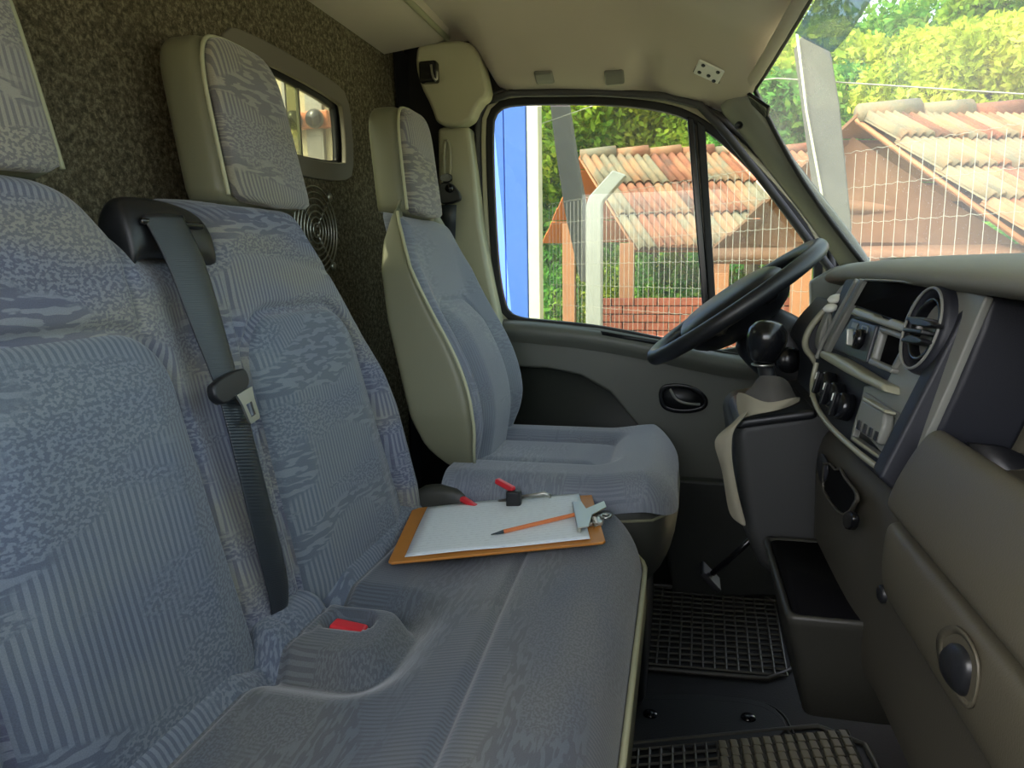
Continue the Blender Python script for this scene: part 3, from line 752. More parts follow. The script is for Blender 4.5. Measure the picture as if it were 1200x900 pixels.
# red release in the buckle housing
bk = thing('seat_buckle', (-.405, .775, .43), 'red seat belt buckle sunk in the padded housing between the bench cushions', 'buckle')
box('buckle_body', (-.405, .775, .420), (.052, .030, .04), M['black'], bk, bevel=.004)
box('release_button', (-.404, .772, .447), (.046, .022, .012), M['red'], bk, Matrix.Rotation(.12, 3, 'Y'), bevel=.004, seg=3)

# belt outlet bezel and strap of the bench
bez = thing('belt_outlet', (-.60, .735, .95), 'black plastic belt outlet bezel on top of the bench between the headrests', 'bezel')
def bezp(y, x, z): return Vector((x, y, z))
loft('bezel_body', [[Vector((x, y, z)) for (x, z) in ((-.60, zt_-.075), (-.574, zt_-.07), (-.584, zt_-.014), (-.604, zt_), (-.622, zt_-.004), (-.635, zt_-.05))] for y, zt_ in ((.668, .965), (.676, .982), (.69, .988), (.75, .988), (.80, .980), (.822, .965))], M['black'], bez, sub=2)
box('belt_slot', (-.580, .737, .956), (.008, .105, .009), M['black_g'], bez, Matrix.Rotation(.15, 3, 'Y'), bevel=.003)
sb = thing('seat_belt', (-.55, .76, .5), 'dark grey seat belt running down over the bench back with a steel tongue', 'seat belt')
cl_ = [(188, 240, .700), (205, 262, .0), (222, 300, 0), (240, 350, 0), (256, 400, 0), (270, 440, 0), (285, 500, 0), (305, 580, 0), (322, 650, 0), (331, 700, 0), (329, 722, 0)]
def benchfront(px, py, off):
    d = ray(px, py); n = Vector((1, 0, .19)); c0 = -.60+.108+off+.19*.47
    t = (c0-n.dot(CP))/n.dot(d); return CP+d*t
belt_l = [(160, 246), (172, 266), (191, 300), (210, 350), (229, 400), (249, 445), (265, 500), (284, 580), (301, 650), (315, 700), (318, 722)]
belt_r = [(210, 246), (222, 266), (240, 300), (254, 350), (268, 400), (280, 445), (295, 500), (315, 580), (333, 650), (341, 690), (336, 716)]
Lb = [benchfront(x, y, .004+.012*math.sin(PI*min(1, i/10))) for i, (x, y) in enumerate(belt_l)]; Rb = [benchfront(x, y, .010+.012*math.sin(PI*min(1, i/10))) for i, (x, y) in enumerate(belt_r)]
top1 = [Vector((-.577, .700, .958)), Vector((-.577, .765, .958))]
Lb = [top1[0]]+Lb+[Vector((-.50, .745, .40))]; Rb = [top1[1]]+Rb+[Vector((-.50, .785, .40))]
Lm = [a.lerp(b, .5)+Vector((.004, 0, .001)) for a, b in zip(Lb, Rb)]
n_ = len(Lb); Vb = Lb+Lm+Rb; Fb = [[i, i+1, n_+i+1, n_+i] for i in range(n_-1)]+[[n_+i, n_+i+1, 2*n_+i+1, 2*n_+i] for i in range(n_-1)]
new('webbing', Vb, Fb, M['belt'], sb, solid=.0022, sub=1, uv=[((i//n_)*.024, (i % n_)*.05) for i in range(3*n_)])
# tongue
tc = benchfront(264, 455, .022); ax1 = (benchfront(280, 445, .02)-benchfront(250, 462, .02)).normalized(); nrm = Vector((1, 0, .19)).normalized(); ax2 = nrm.cross(ax1).normalized()
if ax2.z > 0: ax2 = -ax2
tg = prism('tongue_grip', smoothpoly([tc+ax1*a+ax2*b for a, b in ((-.036, -.006), (-.030, -.016), (.030, -.016), (.036, -.008), (.034, .006), (.018, .014), (-.026, .014), (-.036, .004))], 1), nrm*.012, M['black'], sb, bevel=.003)
to = resample([tc+ax1*(a-.0)+ax2*b+nrm*.012 for a, b in ((-.004, .010), (.030, .010), (.026, .024), (.024, .050), (.002, .050), (.000, .024))], 36)
ti = resample([tc+ax1*a+ax2*b+nrm*.012 for a, b in ((.006, .026), (.018, .026), (.018, .042), (.008, .042))], 36)
ti = resample([tc+ax1*a+ax2*b+nrm*.012 for a, b in ((.006, .026), (.012, .026), (.019, .026), (.018, .034), (.018, .043), (.008, .043))], 36)
ringband('tongue', to, ti, nrm*.003, M['steel'], tg, smooth=False)

# ---------------------------------------------------------------- driver's seat
dr = thing('driver_seat', (-.22, 1.48, FZ), 'driver seat in pale blue grey fabric with olive leatherette sides, behind the steering wheel', 'seat')
Zc = np.array([.50, .561, .635, .732, .812, .907, .993, 1.04]); Xc = np.array([-.385, -.369, -.367, -.398, -.445, -.492, -.528, -.55])
def dr_y(z): 
    i = np.interp(z, [.50, .56, .62, .9, 1.0, 1.03], [.045, .015, 0, .015, .07, .10]); return 1.262+i, 1.70-i
def dr_xf(z): z = np.asarray(z, dtype=float); return sum(np.interp(z+k_, Zc, Xc) for k_ in (-.04, -.025, -.01, .01, .025, .04))/6
rings = []
for z in [.50, .506]+[float(q) for q in np.linspace(.515, 1.015, 34)]+[1.025, 1.033, 1.036]:
    a, b = dr_y(z); xf = float(dr_xf(z))-.012; xb = float(np.interp(z, [.5, .52, .55, .6, .66, .8, .95, 1.0, 1.04], [-.425, -.458, -.485, -.507, -.522, -.552, -.565, -.555, -.545]))
    k = 1 if .51 < z < 1.02 else (.985 if .503 < z < 1.03 else .955)
    h = (xf-xb)/2*k
    rg_ = ellring(((xf+xb)/2, (a+b)/2, z), (h, 0, 0), (0, (b-a)/2*k, 0), 96, 14, PI/96)
    for p in rg_:
        if p.x > (xf+xb)/2: p.x -= .042*float(ss((b-a)/2-.03, (b-a)/2-.075, abs(p.y-(a+b)/2)))
    rings.append(rg_)
loft('backrest_shell', rings, M['leather'], dr)
def drb_fn(U, V):
    z = .505+V*(1.012-.505); a, b = dr_y(z); y = a+.004+U*(b-a-.008)
    t = np.minimum(np.minimum(y-a, b-y)-.003, 1.012-z); xf = dr_xf(z)-.035
    d = .057*rnd_edge(t, .035)
    uu = np.abs(y-1.48)
    s = sdbox(y, z, 1.48, .63, .115, .20, .05)
    rec = ss(.20, .10, uu)*ss(1.0, .80, z)
    d = d - .028*rec + .022*ss(0, -.05, s) - .008*groove(s, .006)
    d = d - .006*groove(uu-.19, .005)*(z > .55)
    return xf-.020+d, y, z, y, z
sheet('backrest_front', drb_fn, 120, 130, M['fabd'], dr)
tube('piping', [Vector((float(dr_xf(z))-.010, dr_y(z)[0]+.002, z)) for z in np.linspace(.515, 1.01, 24)], .0035, M['piping'], dr, n=6)
headrest(dr, 1.465, 1.0, 1.225, .10, .085, -.532, .10, .075, fm='fabh')
def drc_fn(U, V):
    x0, x1 = -.43, .004; y0, y1 = 1.205, 1.70
    y = y0+V*(y1-y0); rc = .10
    dy = np.maximum(0, np.maximum(y-(y1-rc), (y0+rc)-y)); xr = x1-(rc-np.sqrt(np.maximum(0, rc*rc-dy*dy)))*.8
    x = x0+U*(xr-x0); t = np.minimum(np.minimum(y-y0, y1-y), xr-x)
    z = .460 + .060*rnd_edge(t, .06)
    s = sdbox(x, y, -.30, 1.465, .17, .115, .03)
    z = z - .022*ss(.03, -.02, s) + .010*ss(-.01, -.05, s) - .006*groove(s+.005, .006)
    z = z + .012*ss(-.16, -.05, x) - .02*ss(-.06, .01, x)
    return x, y, z, y, x
sheet('cushion', drc_fn, 120, 120, M['fabd'], dr, flip=True)
pp = [( -.42, 1.205), (-.25, 1.203), (-.10, 1.206), (-.04, 1.225), (-.012, 1.27), (.002, 1.33), (.004, 1.46), (.0, 1.6), (-.03, 1.67)]
tube('piping', [Vector((x, y, .452)) for x, y in pp], .003, M['leather'], dr, n=6)
loft('cushion_skirt', [[Vector((x-.003, y+.004, .470)) for x, y in pp], [Vector((x-.001, y+.002, .458)) for x, y in pp], [Vector((x*1.0+.002, y-.002, .43)) for x, y in pp], [Vector((x-.01, y+.01, .35)) for x, y in pp], [Vector((x-.04, y+.03, .30)) for x, y in pp]], M['leather_d'], dr, closed=False, sub=1, solid=.006)
box('seat_box', (-.25, 1.47, .20), (.40, .40, .30), M['black'], dr, bevel=.02)
loft('side_cover', [ellring((-.43, 1.22, z), (r, 0, 0), (0, .02, 0), 20, 3) for z, r in ((.24, .05), (.30, .08), (.40, .09), (.47, .075), (.50, .03))], M['leather_d'], dr, sub=1)
tube('adjust_lever', [aY(585, 588, 1.19), aY(638, 578, 1.19), aY(646, 582, 1.19)], .004, M['steel'], dr)
# red buckle stalks beside the driver seat
for i, (a, b, lab) in enumerate((((541, 584), (560, 596), 'red seat belt buckle behind the clipboard, nearer the bench backrest'), ((582, 563), (602, 574), 'red seat belt buckle beside the driver seat cushion'))):
    p = aY(*a, 1.19-.0*i); q = aY(*b, 1.17); t_ = thing('seat_buckle', q, lab, 'buckle')
    dv = (q-p).normalized(); R = dv.to_track_quat('X', 'Z').to_matrix()
    box('release_button', (p+q)/2, ((q-p).length, .012, .010), M['red'], t_, R, bevel=.003)
    box('buckle_body', q+Vector((.0, 0, -.028)), (.026, .018, .054), M['black'], t_, bevel=.004)
    tube('stalk', [q+Vector((0, 0, -.04)), Vector((q.x+.02, q.y+.02, .30)), Vector((q.x+.02, q.y+.02, .14))], .008, M['black'], t_)

# ---------------------------------------------------------------- clipboard, paper, clip, pencil
cbd = thing('clipboard', (-.27, 1.10, .46), 'brown hardboard clipboard with a sprung steel clip lying on the bench', 'clipboard')
O = Vector((-.418, .933, .462)); E1 = Vector((-.100, 1.002, .492))-O; E2 = Vector((-.045, .250, 0)); 
Lx = E1.length; e1 = E1.normalized(); e2 = (E2-e1*E2.dot(e1)).normalized(); e3 = e1.cross(e2).normalized(); Ly = .245
def cbp(a, b, h=0): return O+e1*a+e2*b+e3*h
brd = prism('board', [cbp(0, .006), cbp(.006, 0), cbp(Lx-.004, 0), cbp(Lx, .005), cbp(Lx, Ly-.02), cbp(Lx-.02, Ly), cbp(.012, Ly), cbp(0, Ly-.01)], e3*.004, M['hard'], cbd, bevel=.0008, smooth=False)
def qv(c, s, R): return bdata(c, s, R)
Rb_ = Matrix((e1, e2, e3)).transposed()
cx_, cy_ = Lx-.018, Ly*.45
def bz(px, py, h):                                  # point above the board plane
    n = e3; d = ray(px, py); p0 = O+e3*h; return CP+d*((p0-CP).dot(n)/d.dot(n))
cd_ = prism('clip_plate', [bz(*p, .014) for p in [(671, 590), (681, 588), (687, 597), (708, 588), (711, 595), (694, 604), (690, 618), (677, 620)]], e3*.002, M['steel'], cbd, bevel=.0007)
prism('clip_jaw', [bz(*p, .0045) for p in [(671, 594), (674, 594), (681, 626), (677, 626)]], e3*.010, M['steel'], cd_, bevel=.0005)
prism('clip_bracket', [bz(*p, .0045) for p in [(688, 604), (703, 600), (709, 606), (706, 616), (690, 617)]], e3*.006, M['steel'], cbd, bevel=.0007)
ec = bz(710, 605, .012)
tube('hanging_eye', [ec+e1*.008*math.cos(a)+e2*.008*math.sin(a) for a in [2*PI*i/16 for i in range(16)]], .0024, M['steel'], cbd, n=6, closed=True)
sc_ = bz(697, 612, .010); tube('spring', [sc_+e1*(.0045*math.cos(i*1.1))+e2*(i*.0010-.012)+e3*(.0045*math.sin(i*1.1)) for i in range(30)], .0011, M['steel'], cbd, n=5)
pv = [cbp(.024, .012, .0050), cbp(Lx-.022, .010, .0050), cbp(Lx-.022, Ly-.010, .0050), cbp(.028, Ly-.006, .0050)]
NP = 14; PV = []; PF = []; PU = []
for j in range(NP+1):
    for i in range(NP+1):
        a, b = i/NP, j/NP; p = (pv[0].lerp(pv[1], a)).lerp(pv[3].lerp(pv[2], a), b) + e3*(.0012*math.sin(5*a+3*b)**2+.0006)
        PV.append(p); PU.append((a*.3, b*.21))
for j in range(NP):
    for i in range(NP):
        q = j*(NP+1)+i; PF.append([q, q+1, q+NP+2, q+NP+1])
o = new('paper_form', PV, PF, M['paper'], None, uv=PU, solid=.0004); tag(o, 'white sheet with faint printing held on the clipboard', 'paper')
pe = thing('pencil', cbp(.13, .10, .01), 'orange pencil with dark tip lying on the clipboard paper', 'pencil')
pa, pb = bz(590, 623, .0095), bz(678, 602, .0115)
dv = (pb-pa); tube('shaft', [pa, pb], .0036, M['orange'], pe, n=6, smooth=False)
tube('tip', [pa-dv*.16, pa-dv*.04, pa], [.0008, .0026, .0034], M['lead'], pe, n=8)

# ================================================================ DASHBOARD
dash = thing('dashboard', (.3, .9, FZ), 'grey and beige van dashboard with centre stack, round vent, glovebox and storage bin', 'dashboard')
# top pad with the instrument hood end
def sect(P, y): return [Vector((x, y, z)) for x, z in P]
pad_s = [(.70, .875), (.55, .893), (.42, .903), (.33, .906), (.275, .902), (.246, .893), (.236, .881), (.243, .872), (.262, .868), (.30, .862), (.45, .84)]
secs = []
for y, dx, dz, k in ((-.10, .02, -.012, 1), (.2, .012, -.006, 1), (.5, .003, -.002, 1), (.8, 0, 0, 1), (1.05, 0, 0, 1), (1.20, -.008, -.004, 1), (1.30, -.004, -.010, 1), (1.42, .02, -.010, 1), (1.55, .05, -.008, 1), (1.70, .08, -.004, 1)):
    secs.append([Vector((min(.70, x+dx), y, z+dz)) for x, z in pad_s])
loft('top_pad', secs, M['pad'], dash, sub=2)
# passenger upper dark face set back under the pad, recess, lip, bulged panel, glovebox lid, underside
def passenger(P, y0, y1, nm, mt, par=dash, ends=True, sub=2):
    ys_ = [y0, y0+.004, (y0+y1)/2, y1-.010, y1-.003, y1]
    cz = sum(p[1] for p in P)/len(P); cx = sum(p[0] for p in P)/len(P)
    rg = []
    for i, y in enumerate(ys_):
        k = .97 if i in (0, 5) else 1
        rg.append([Vector((cx+(x-cx)*k, y, cz+(z-cz)*k)) for x, z in P])
    return loft(nm, rg, mt, par, sub=sub)
passenger([(.60, .86), (.31, .862), (.325, .83), (.335, .80), (.345, .76), (.60, .70)], -.10, .72, 'upper_face', M['dash_d'])
passenger([(.50, .74), (.33, .735), (.30, .715), (.262, .715), (.240, .738), (.231, .751), (.221, .752), (.212, .744), (.194, .708), (.186, .683), (.188, .675), (.200, .668), (.50, .64)], -.10, .685, 'shelf_panel', M['dash_b'])
passenger([(.50, .665), (.205, .664), (.193, .660), (.189, .650), (.188, .61), (.193, .588), (.20, .578), (.26, .562), (.50, .55)], -.10, .695, 'glovebox_lid', M['dash_b'])
lower_s = [(.60, .68), (.24, .68), (.212, .66), (.202, .62), (.205, .56), (.206, .50), (.209, .45), (.225, .41), (.28, .385), (.40, .37), (.60, .37)]
M['dash_l'] = plain('dash_lower', '#3b382f', .6, var=.06, grain=600, bs=.2)
loft('lower_body', [sect(lower_s, y) for y in (-.10, .0, .3, .6, .74, .80)] + [[Vector((x-.008, y, z)) for x, z in lower_s] for y in (.84, 1.0, 1.07, 1.08)], M['dash_l'], dash, sub=2)
# end wall of the recess: dark flank + lit beige wedge
prism('stack_flank', pxp([(1140, 345), (1300, 350), (1300, 400), (1200, 435), (1170, 452), (1140, 480), (1110, 517), (1075, 558), (1050, 578), (1030, 560)], .725), (0, .03, 0), M['dash_d'], dash, bevel=.004)
prism('recess_end', smoothpoly(pxp([(1300, 400), (1200, 432), (1165, 455), (1135, 482), (1105, 515), (1062, 570), (1075, 620), (1300, 700)], .735), 1), (0, .03, 0), M['dash_b'], dash, bevel=.004)
prism('shelf_shade', pxp([(1135, 520), (1180, 525), (1260, 560), (1260, 650), (1200, 600)], .700), (0, .008, 0), M['black'], dash)  # black plate standing for the shade inside the shelf
# glovebox latch in its scooped recess
def glv(px, py, x0=.190, kz=0.0):
    d = ray(px, py); t = (x0-CP.x)/d.x; return CP+d*t
lc = [glv(*p, .191) for p in [(1122, 752), (1134, 758), (1144, 778), (1142, 805), (1136, 820), (1122, 806), (1111, 788), (1110, 765)]]
lt = thing('x', (0, 0, 0)) if False else None
lr = resample(smoothpoly(lc, 2), 28); ccx = sum(lr, Vector())/28
loft('latch', [[p+Vector((.012, 0, 0)) for p in lr], [p+Vector((-.004, 0, 0)) for p in lr], [ccx.lerp(p, .85)+Vector((-.007, 0, 0)) for p in lr], [ccx.lerp(p, .3)+Vector((-.009, 0, 0)) for p in lr]], M['black'], dash)
rim_ = [glv(*p, .1885) for p in [(1112, 732), (1128, 734), (1148, 765), (1150, 800), (1140, 838), (1122, 815), (1102, 778), (1099, 745)]]
rl = resample(smoothpoly(rim_, 2), 28)
ringband('latch_recess', rl, [ccx.lerp(p, .80)+Vector((.002, 0, 0)) for p in rl], (-.002, 0, 0), plain('latch_ring', '#4a4639', .55, var=.05), dash)  # ring in the same beige as the lid
lathe('screw_cover', aX(1033, 696, .2015), (-1, -.1, 0), [(.0, -.01), (.009, -.01), (.009, .001), (.006, .003), (.0, .002)], M['black'], dash, n=16)

# ---- centre stack on its own tilted plane
TL, BL, BR = aY(990, 330, 1.10), aY(948, 465, 1.10), aY(1050, 575, .75)
SN = (BL-TL).cross(BR-TL).normalized()
if SN.x > 0: SN = -SN
def S(px, py, off=0.0):
    d = ray(px, py); t = ((TL+SN*off)-CP).dot(SN)/d.dot(SN); return CP+d*t
def sp(name, pts, off, th, mt, par, it=0, **k):
    P = [S(x, y, off) for x, y in pts]
    if it: P = smoothpoly(P, it)
    return prism(name, P, -SN*th, mt, par, **k)
outl = [(990, 326), (1010, 326), (1100, 332), (1162, 346), (1150, 385), (1128, 440), (1100, 500), (1075, 545), (1057, 575), (1045, 577), (1010, 545), (975, 508), (953, 475), (948, 455), (955, 420), (968, 385)]
stack = sp('centre_stack', outl, 0, .07, M['dash_d'], dash, bevel=.006, seg=3)
# grey fascia
sp('fascia', [(1100, 338), (1140, 342), (1155, 347), (1135, 395), (1110, 455), (1092, 495), (1072, 535), (1058, 552), (1030, 528), (1003, 498), (1012, 452), (1036, 452), (1050, 425), (1068, 385)], .006, .008, M['dash_g'], stack, bevel=.002)
sp('left_rail', [(1006, 326), (1013, 327), (990, 368), (967, 412), (961, 409), (985, 360)], .008, .010, M['dash_g'], stack, bevel=.002)
# radio opening as a flat black plate standing in for its shade
sp('radio_shade', [(1014, 327), (1104, 334), (1084, 365), (1073, 383), (1004, 358), (997, 357)], .003, .004, M['void'], stack)
tube('opening_edge', [S(1014, 328, .008), S(1060, 330, .008), S(1103, 336, .008)], .0015, M['dash_g'], stack)
sp('crossbar', [(1001, 360), (1021, 367), (1023, 370), (1040, 375), (1043, 373), (1072, 384), (1066, 393), (995, 368)], .014, .014, M['bar'], stack, bevel=.003, seg=3)
# switch plate with symbols and two knobs
spn = sp('switch_plate', [(998, 372), (1027, 381), (1014, 425), (975, 408), (985, 392)], .010, .010, M['dash_g'] if False else plain('switch_plate', '#33363a', .4, var=.05), stack, bevel=.002)
sp('symbol', [(999, 377), (1005, 379), (1003, 385), (997, 383)], .0115, .001, M['dash_g'], spn, smooth=False)
q_ = [S(*p, .0115) for p in [(1011, 381), (1018, 383), (1016, 391), (1009, 389)]]
ringband('symbol', resample(q_, 16), offset2(resample(q_, 16), .0016, SN), SN*.0008, M['dash_g'], spn, smooth=False)
rk = sp('rocker_switch', [(993, 384), (1003, 387), (999, 402), (990, 399)], .016, .008, plain('switch_grey', '#85878a', .35, var=.05), spn, bevel=.002)
for k in range(3):
    sp('switch_mark', [(994.5-k*1.2, 387+k*4.2), (999.5-k*1.2, 389+k*4.2), (999-k*1.2, 391+k*4.2), (994-k*1.2, 389+k*4.2)], .0172, .0008, M['black'], rk, smooth=False)
kc = S(1009, 398, .011)
kb = lathe('key_switch', kc, SN, [(.0, 0), (.0125, 0), (.0125, .006), (.010, .010), (.0, .010)], M['black_g'], spn, n=20)
prism('key_grip', [kc+SN*.010+Vector((0, .004, .009)), kc+SN*.010+Vector((0, -.003, .009)), kc+SN*.010+Vector((0, -.005, -.010)), kc+SN*.010+Vector((0, .002, -.010))], SN*.008, M['steel'], kb, bevel=.001)
# open pocket with ledge
po = [S(*p, .010) for p in [(1031, 382), (1064, 393), (1060, 407), (1044, 437), (1018, 426)]]
por = resample(po, 40)
pk = ringband('pocket_frame', por, offset2(por, .006, SN), -SN*.012, M['dash_g'], stack)
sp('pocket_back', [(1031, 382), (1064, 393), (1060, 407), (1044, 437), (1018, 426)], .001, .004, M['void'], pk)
sp('pocket_ledge', [(1019, 419), (1045, 431), (1043, 437), (1016, 426)], .014, .010, M['dash_g'], pk, bevel=.002)
# sweeping ledge below
led = [(961, 410), (975, 415), (992, 425), (1012, 438), (1034, 449), (1034, 459), (1010, 448), (988, 436), (968, 424), (959, 418)]
sp('sweeping_ledge', led, .024, .024, M['bar'], stack, bevel=.004, seg=3)
# left dark rim and lower pale rim
rimp = [S(x, y, .016) for x, y in [(957, 425), (951, 448), (953, 470), (968, 495), (985, 512), (1005, 530), (1030, 549), (1037, 551)]]
tube('lower_rim', smoothpoly(rimp, 2, False), [.0035]*len(smoothpoly(rimp, 2, False)), M['bar'], stack, n=8)
tube('upper_rim', smoothpoly([S(x, y, .012) for x, y in [(957, 420), (962, 405), (978, 375), (1004, 328)]], 2, False), .003, M['dash_g'], stack, n=8)
# control dials
for px, py in ((975, 452), (985, 465), (996, 478)):
    dc = S(px, py, .004)
    dl = lathe('dial', dc, SN, [(.0, 0), (.017, 0), (.017, .012), (.014, .016), (.0, .016)], M['black_g'], stack, n=24)
    up_v = (Vector((0, 0, 1))-SN*SN.z).normalized(); sd = SN.cross(up_v)
    prism('dial_grip', [dc+SN*.016+up_v*a+sd*b for a, b in ((.015, -.003), (.015, .003), (-.015, .003), (-.015, -.003))], SN*.007, M['black_g'], dl, bevel=.0015)
    tube('dial_mark', [dc+SN*.0235+up_v*.013, dc+SN*.0235+up_v*.004], .001, M['white'], dl, n=5)
# round air vent with ring, barrel and blades
vc = S(1097, 386, .006)
va = S(1090, 386, .006); up_v = (TL-BL).normalized(); sd = SN.cross(up_v).normalized()
R_ = (S(1108, 338, .006)-S(1078, 436, .006)).length/2; vc = (S(1108, 338, .006)+S(1078, 436, .006))/2+sd*0
vc = S(1094, 388, .006)
va2 = (S(1108, 340, .006)-S(1078, 436, .006)); va2 = va2/2*.98
vb2 = SN.cross(va2).normalized()*(va2.length*.92)
def vring(k, off, sh=(0, 0)): return ellring(vc+SN*off, va2*k, vb2*k, 40)
vent = loft('air_vent', [vring(1.12, -.004), vring(1.10, .006), vring(1.03, .012), vring(.92, .008), vring(.78, -.010), vring(.74, -.03)], M['dash_d'], stack, caps=False)
loft('vent_ring', [vring(.80, -.002), vring(.78, .010), vring(.70, .010), vring(.68, -.006)], M['black_g'], vent, caps=False)
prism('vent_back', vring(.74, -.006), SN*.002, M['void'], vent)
tube('chrome_ring', vring(1.0, .0125), .0016, M['dash_g'], vent, n=6, closed=True)
for kk, ww in ((.18, .95), (-.18, .95), (-.5, .80)):
    a = vc+va2*kk*.8; bl = prism('vent_blade', [a-vb2*ww*.70, a+vb2*ww*.70, a+vb2*ww*.60+SN*.020, a-vb2*ww*.60+SN*.020], va2.normalized()*.004, M['black'], vent, bevel=.001)
sp('vent_tab', [(1066, 372), (1075, 372), (1092, 378), (1090, 383), (1070, 381), (1065, 378)], .030, .012, M['black'], vent, 1, bevel=.002)
sp('vent_tab', [(1060, 394), (1066, 392), (1080, 397), (1078, 402), (1066, 402), (1060, 399)], .030, .012, M['black'], vent, 1, bevel=.002)
# ashtray box with ribbed flap
ar = resample([S(*p, .009) for p in [(1013, 459), (1060, 489), (1052, 515), (1038, 545), (996, 515), (1002, 490)]], 40)
ash = ringband('ashtray_frame', ar, offset2(ar, .006, SN), -SN*.010, M['dash_g'], stack, bevel=.001)
sp('ashtray_back', [(1013, 459), (1060, 489), (1052, 515), (1038, 545), (996, 515), (1002, 490)], .002, .004, M['black'], ash)
sp('ashtray_flap', [(1010, 467), (1036, 482), (1034, 500), (1026, 520), (1001, 503), (1005, 485)], .020, .012, M['dash_g'], ash, bevel=.004, seg=3)
sp('flap_lip', [(1011, 465), (1037, 480), (1036, 484), (1010, 470)], .027, .012, M['bar'], ash, bevel=.0015)
for k in range(4):
    x, y = 1006+k*6.5, 492+k*4.2
    sp('flap_rib', [(x, y), (x+2, y+1.5), (x-.5, y+12), (x-3, y+10)], .0225, .002, M['black'], ash, smooth=False)
sp('ashtray_slot', [(1000, 512), (1036, 538), (1036, 541), (999, 515)], .013, .003, M['bar'], ash, smooth=False)
# ---- lower console face fittings: torn switch opening
def LX(px, py, x=.197): d = ray(px, py); return CP+d*(x/d.x)
hx = .192
hl = [(968, 545), (975, 545), (981, 552), (986, 550), (991, 560), (1003, 575), (1006, 583), (998, 598), (990, 602), (983, 598), (975, 588), (966, 573)]
lr2 = resample([LX(x, y, hx) for x, y in hl], 44); cch = sum(lr2, Vector())/44
ob = ringband('switch_opening', [cch+(p-cch)*1.10 for p in lr2], lr2, (-.003, 0, 0), M['dash_l'], dash)
prism('opening_shade', lr2, (.002, 0, 0), M['void'], ob, smooth=False)  # flat black sheet in place of the shaded hole
prism('side_slot', smoothpoly([LX(x, y, hx) for x, y in [(962, 530), (968, 534), (972, 548), (968, 566), (962, 562), (958, 545)]], 1), (-.002, 0, 0), M['dash_d'], dash)
prism('small_knob', smoothpoly([LX(x, y, hx-.002) for x, y in [(995, 604), (1003, 598), (1009, 606), (1005, 622), (997, 620)]], 1), (-.008, 0, 0), M['black_g'], dash, bevel=.002)
# ---- tunnel block with gear lever console
tun = [Vector((.085, 1.085, .665)), Vector((.080, 1.085, .64)), Vector((.100, 1.085, .50)), Vector((.125, 1.085, .44)), Vector((.20, 1.085, .38)), Vector((.42, 1.085, .34)), Vector((.42, 1.085, .70)), Vector((.20, 1.085, .69))]
prism('tunnel_block', tun, (0, .28, 0), plain('tunnel_grey', '#2c2d2c', .6, var=.06), dash, bevel=.02, seg=4)
prism('gear_plate', [Vector((.082, 1.075, .655)), Vector((.195, 1.075, .675)), Vector((.195, 1.075, .690)), Vector((.092, 1.075, .672))], (0, .20, 0), M['black'], dash, bevel=.006, seg=3)
# storage bin with open top
rim_o = [Vector((.128, .805, .505)), Vector((.205, .805, .505)), Vector((.205, 1.03, .505)), Vector((.128, 1.03, .505))]
def rr4(x0, x1, y0, y1, z, r=.012, n=4):
    P = []
    for cx, cy, a0 in ((x1-r, y1-r, 0), (x0+r, y1-r, 90), (x0+r, y0+r, 180), (x1-r, y0+r, 270)):
        for i in range(n+1):
            a = math.radians(a0+90*i/n); P.append(Vector((cx+r*math.cos(a), cy+r*math.sin(a), z)))
    return P
loft('bin_shade', [rr4(.134, .25, .810, 1.038, .5025), rr4(.143, .25, .824, 1.026, .44), rr4(.158, .24, .838, 1.018, .376)], M['void'], dash)  # black inner skin: the bin's inside shade put into the colour
binp = loft('storage_bin', [rr4(.175, .26, .85, 1.02, .352), rr4(.155, .26, .835, 1.03, .362), rr4(.140, .26, .815, 1.04, .44), rr4(.127, .26, .803, 1.045, .49), rr4(.124, .26, .800, 1.048, .500), rr4(.126, .26, .802, 1.046, .505), rr4(.132, .26, .808, 1.040, .503), rr4(.139, .26, .82, 1.03, .44), rr4(.154, .25, .833, 1.022, .372)], plain('bin_grey', '#2b2b26', .5, var=.05), dash, caps=True)
# ---- driver side: dash face, instrument housing blade, column stalk ends
drs = [(.60, .86), (.31, .862), (.30, .84), (.285, .80), (.27, .75), (.27, .68), (.30, .55), (.36, .35), (.60, .30)]
loft('driver_face', [sect(drs, 1.10), sect(drs, 1.12), [Vector((x+.01, 1.4, z)) for x, z in drs], [Vector((x+.05, 1.62, z)) for x, z in drs], [Vector((x+.08, 1.76, z)) for x, z in drs]], M['dash_d'], dash, sub=2)
bl = smoothpoly(pxp([(980, 352), (972, 362), (958, 376), (947, 392), (942, 405), (950, 412), (957, 430), (953, 462), (947, 474), (952, 478), (960, 455), (963, 430), (962, 412), (972, 385), (988, 356)], 1.18), 1)
prism('instrument_housing', bl, (0, .16, 0), M['dash_d'], dash, bevel=.004, seg=3)
tube('housing_rim', smoothpoly([aY(x, y, 1.175) for x, y in [(982, 350), (968, 362), (952, 380), (944, 395), (943, 408), (952, 418), (960, 432), (957, 450), (952, 466), (949, 478)]], 2, False), .005, M['bar'], dash)
prism('housing_side', smoothpoly(pxp([(985, 340), (1002, 328), (975, 390), (962, 415), (958, 405), (962, 385)], 1.13), 1), (0, .03, 0), M['dash_g'], dash, bevel=.003)
lathe('stalk_end', aY(973, 361, 1.10), (-.3, -.25, .9), [(.0, -.004), (.009, -.003), (.010, .001), (.007, .004), (.0, .005)], M['white'], dash, n=20)
lathe('stalk_end', aY(979, 350, 1.11), (-.3, -.25, .9), [(.0, -.004), (.010, -.003), (.011, .001), (.008, .004), (.0, .005)], M['white'], dash, n=20)
tube('stalk', [aY(973, 364, 1.105), aY(972, 384, 1.105)], .003, M['dash_g'], dash)

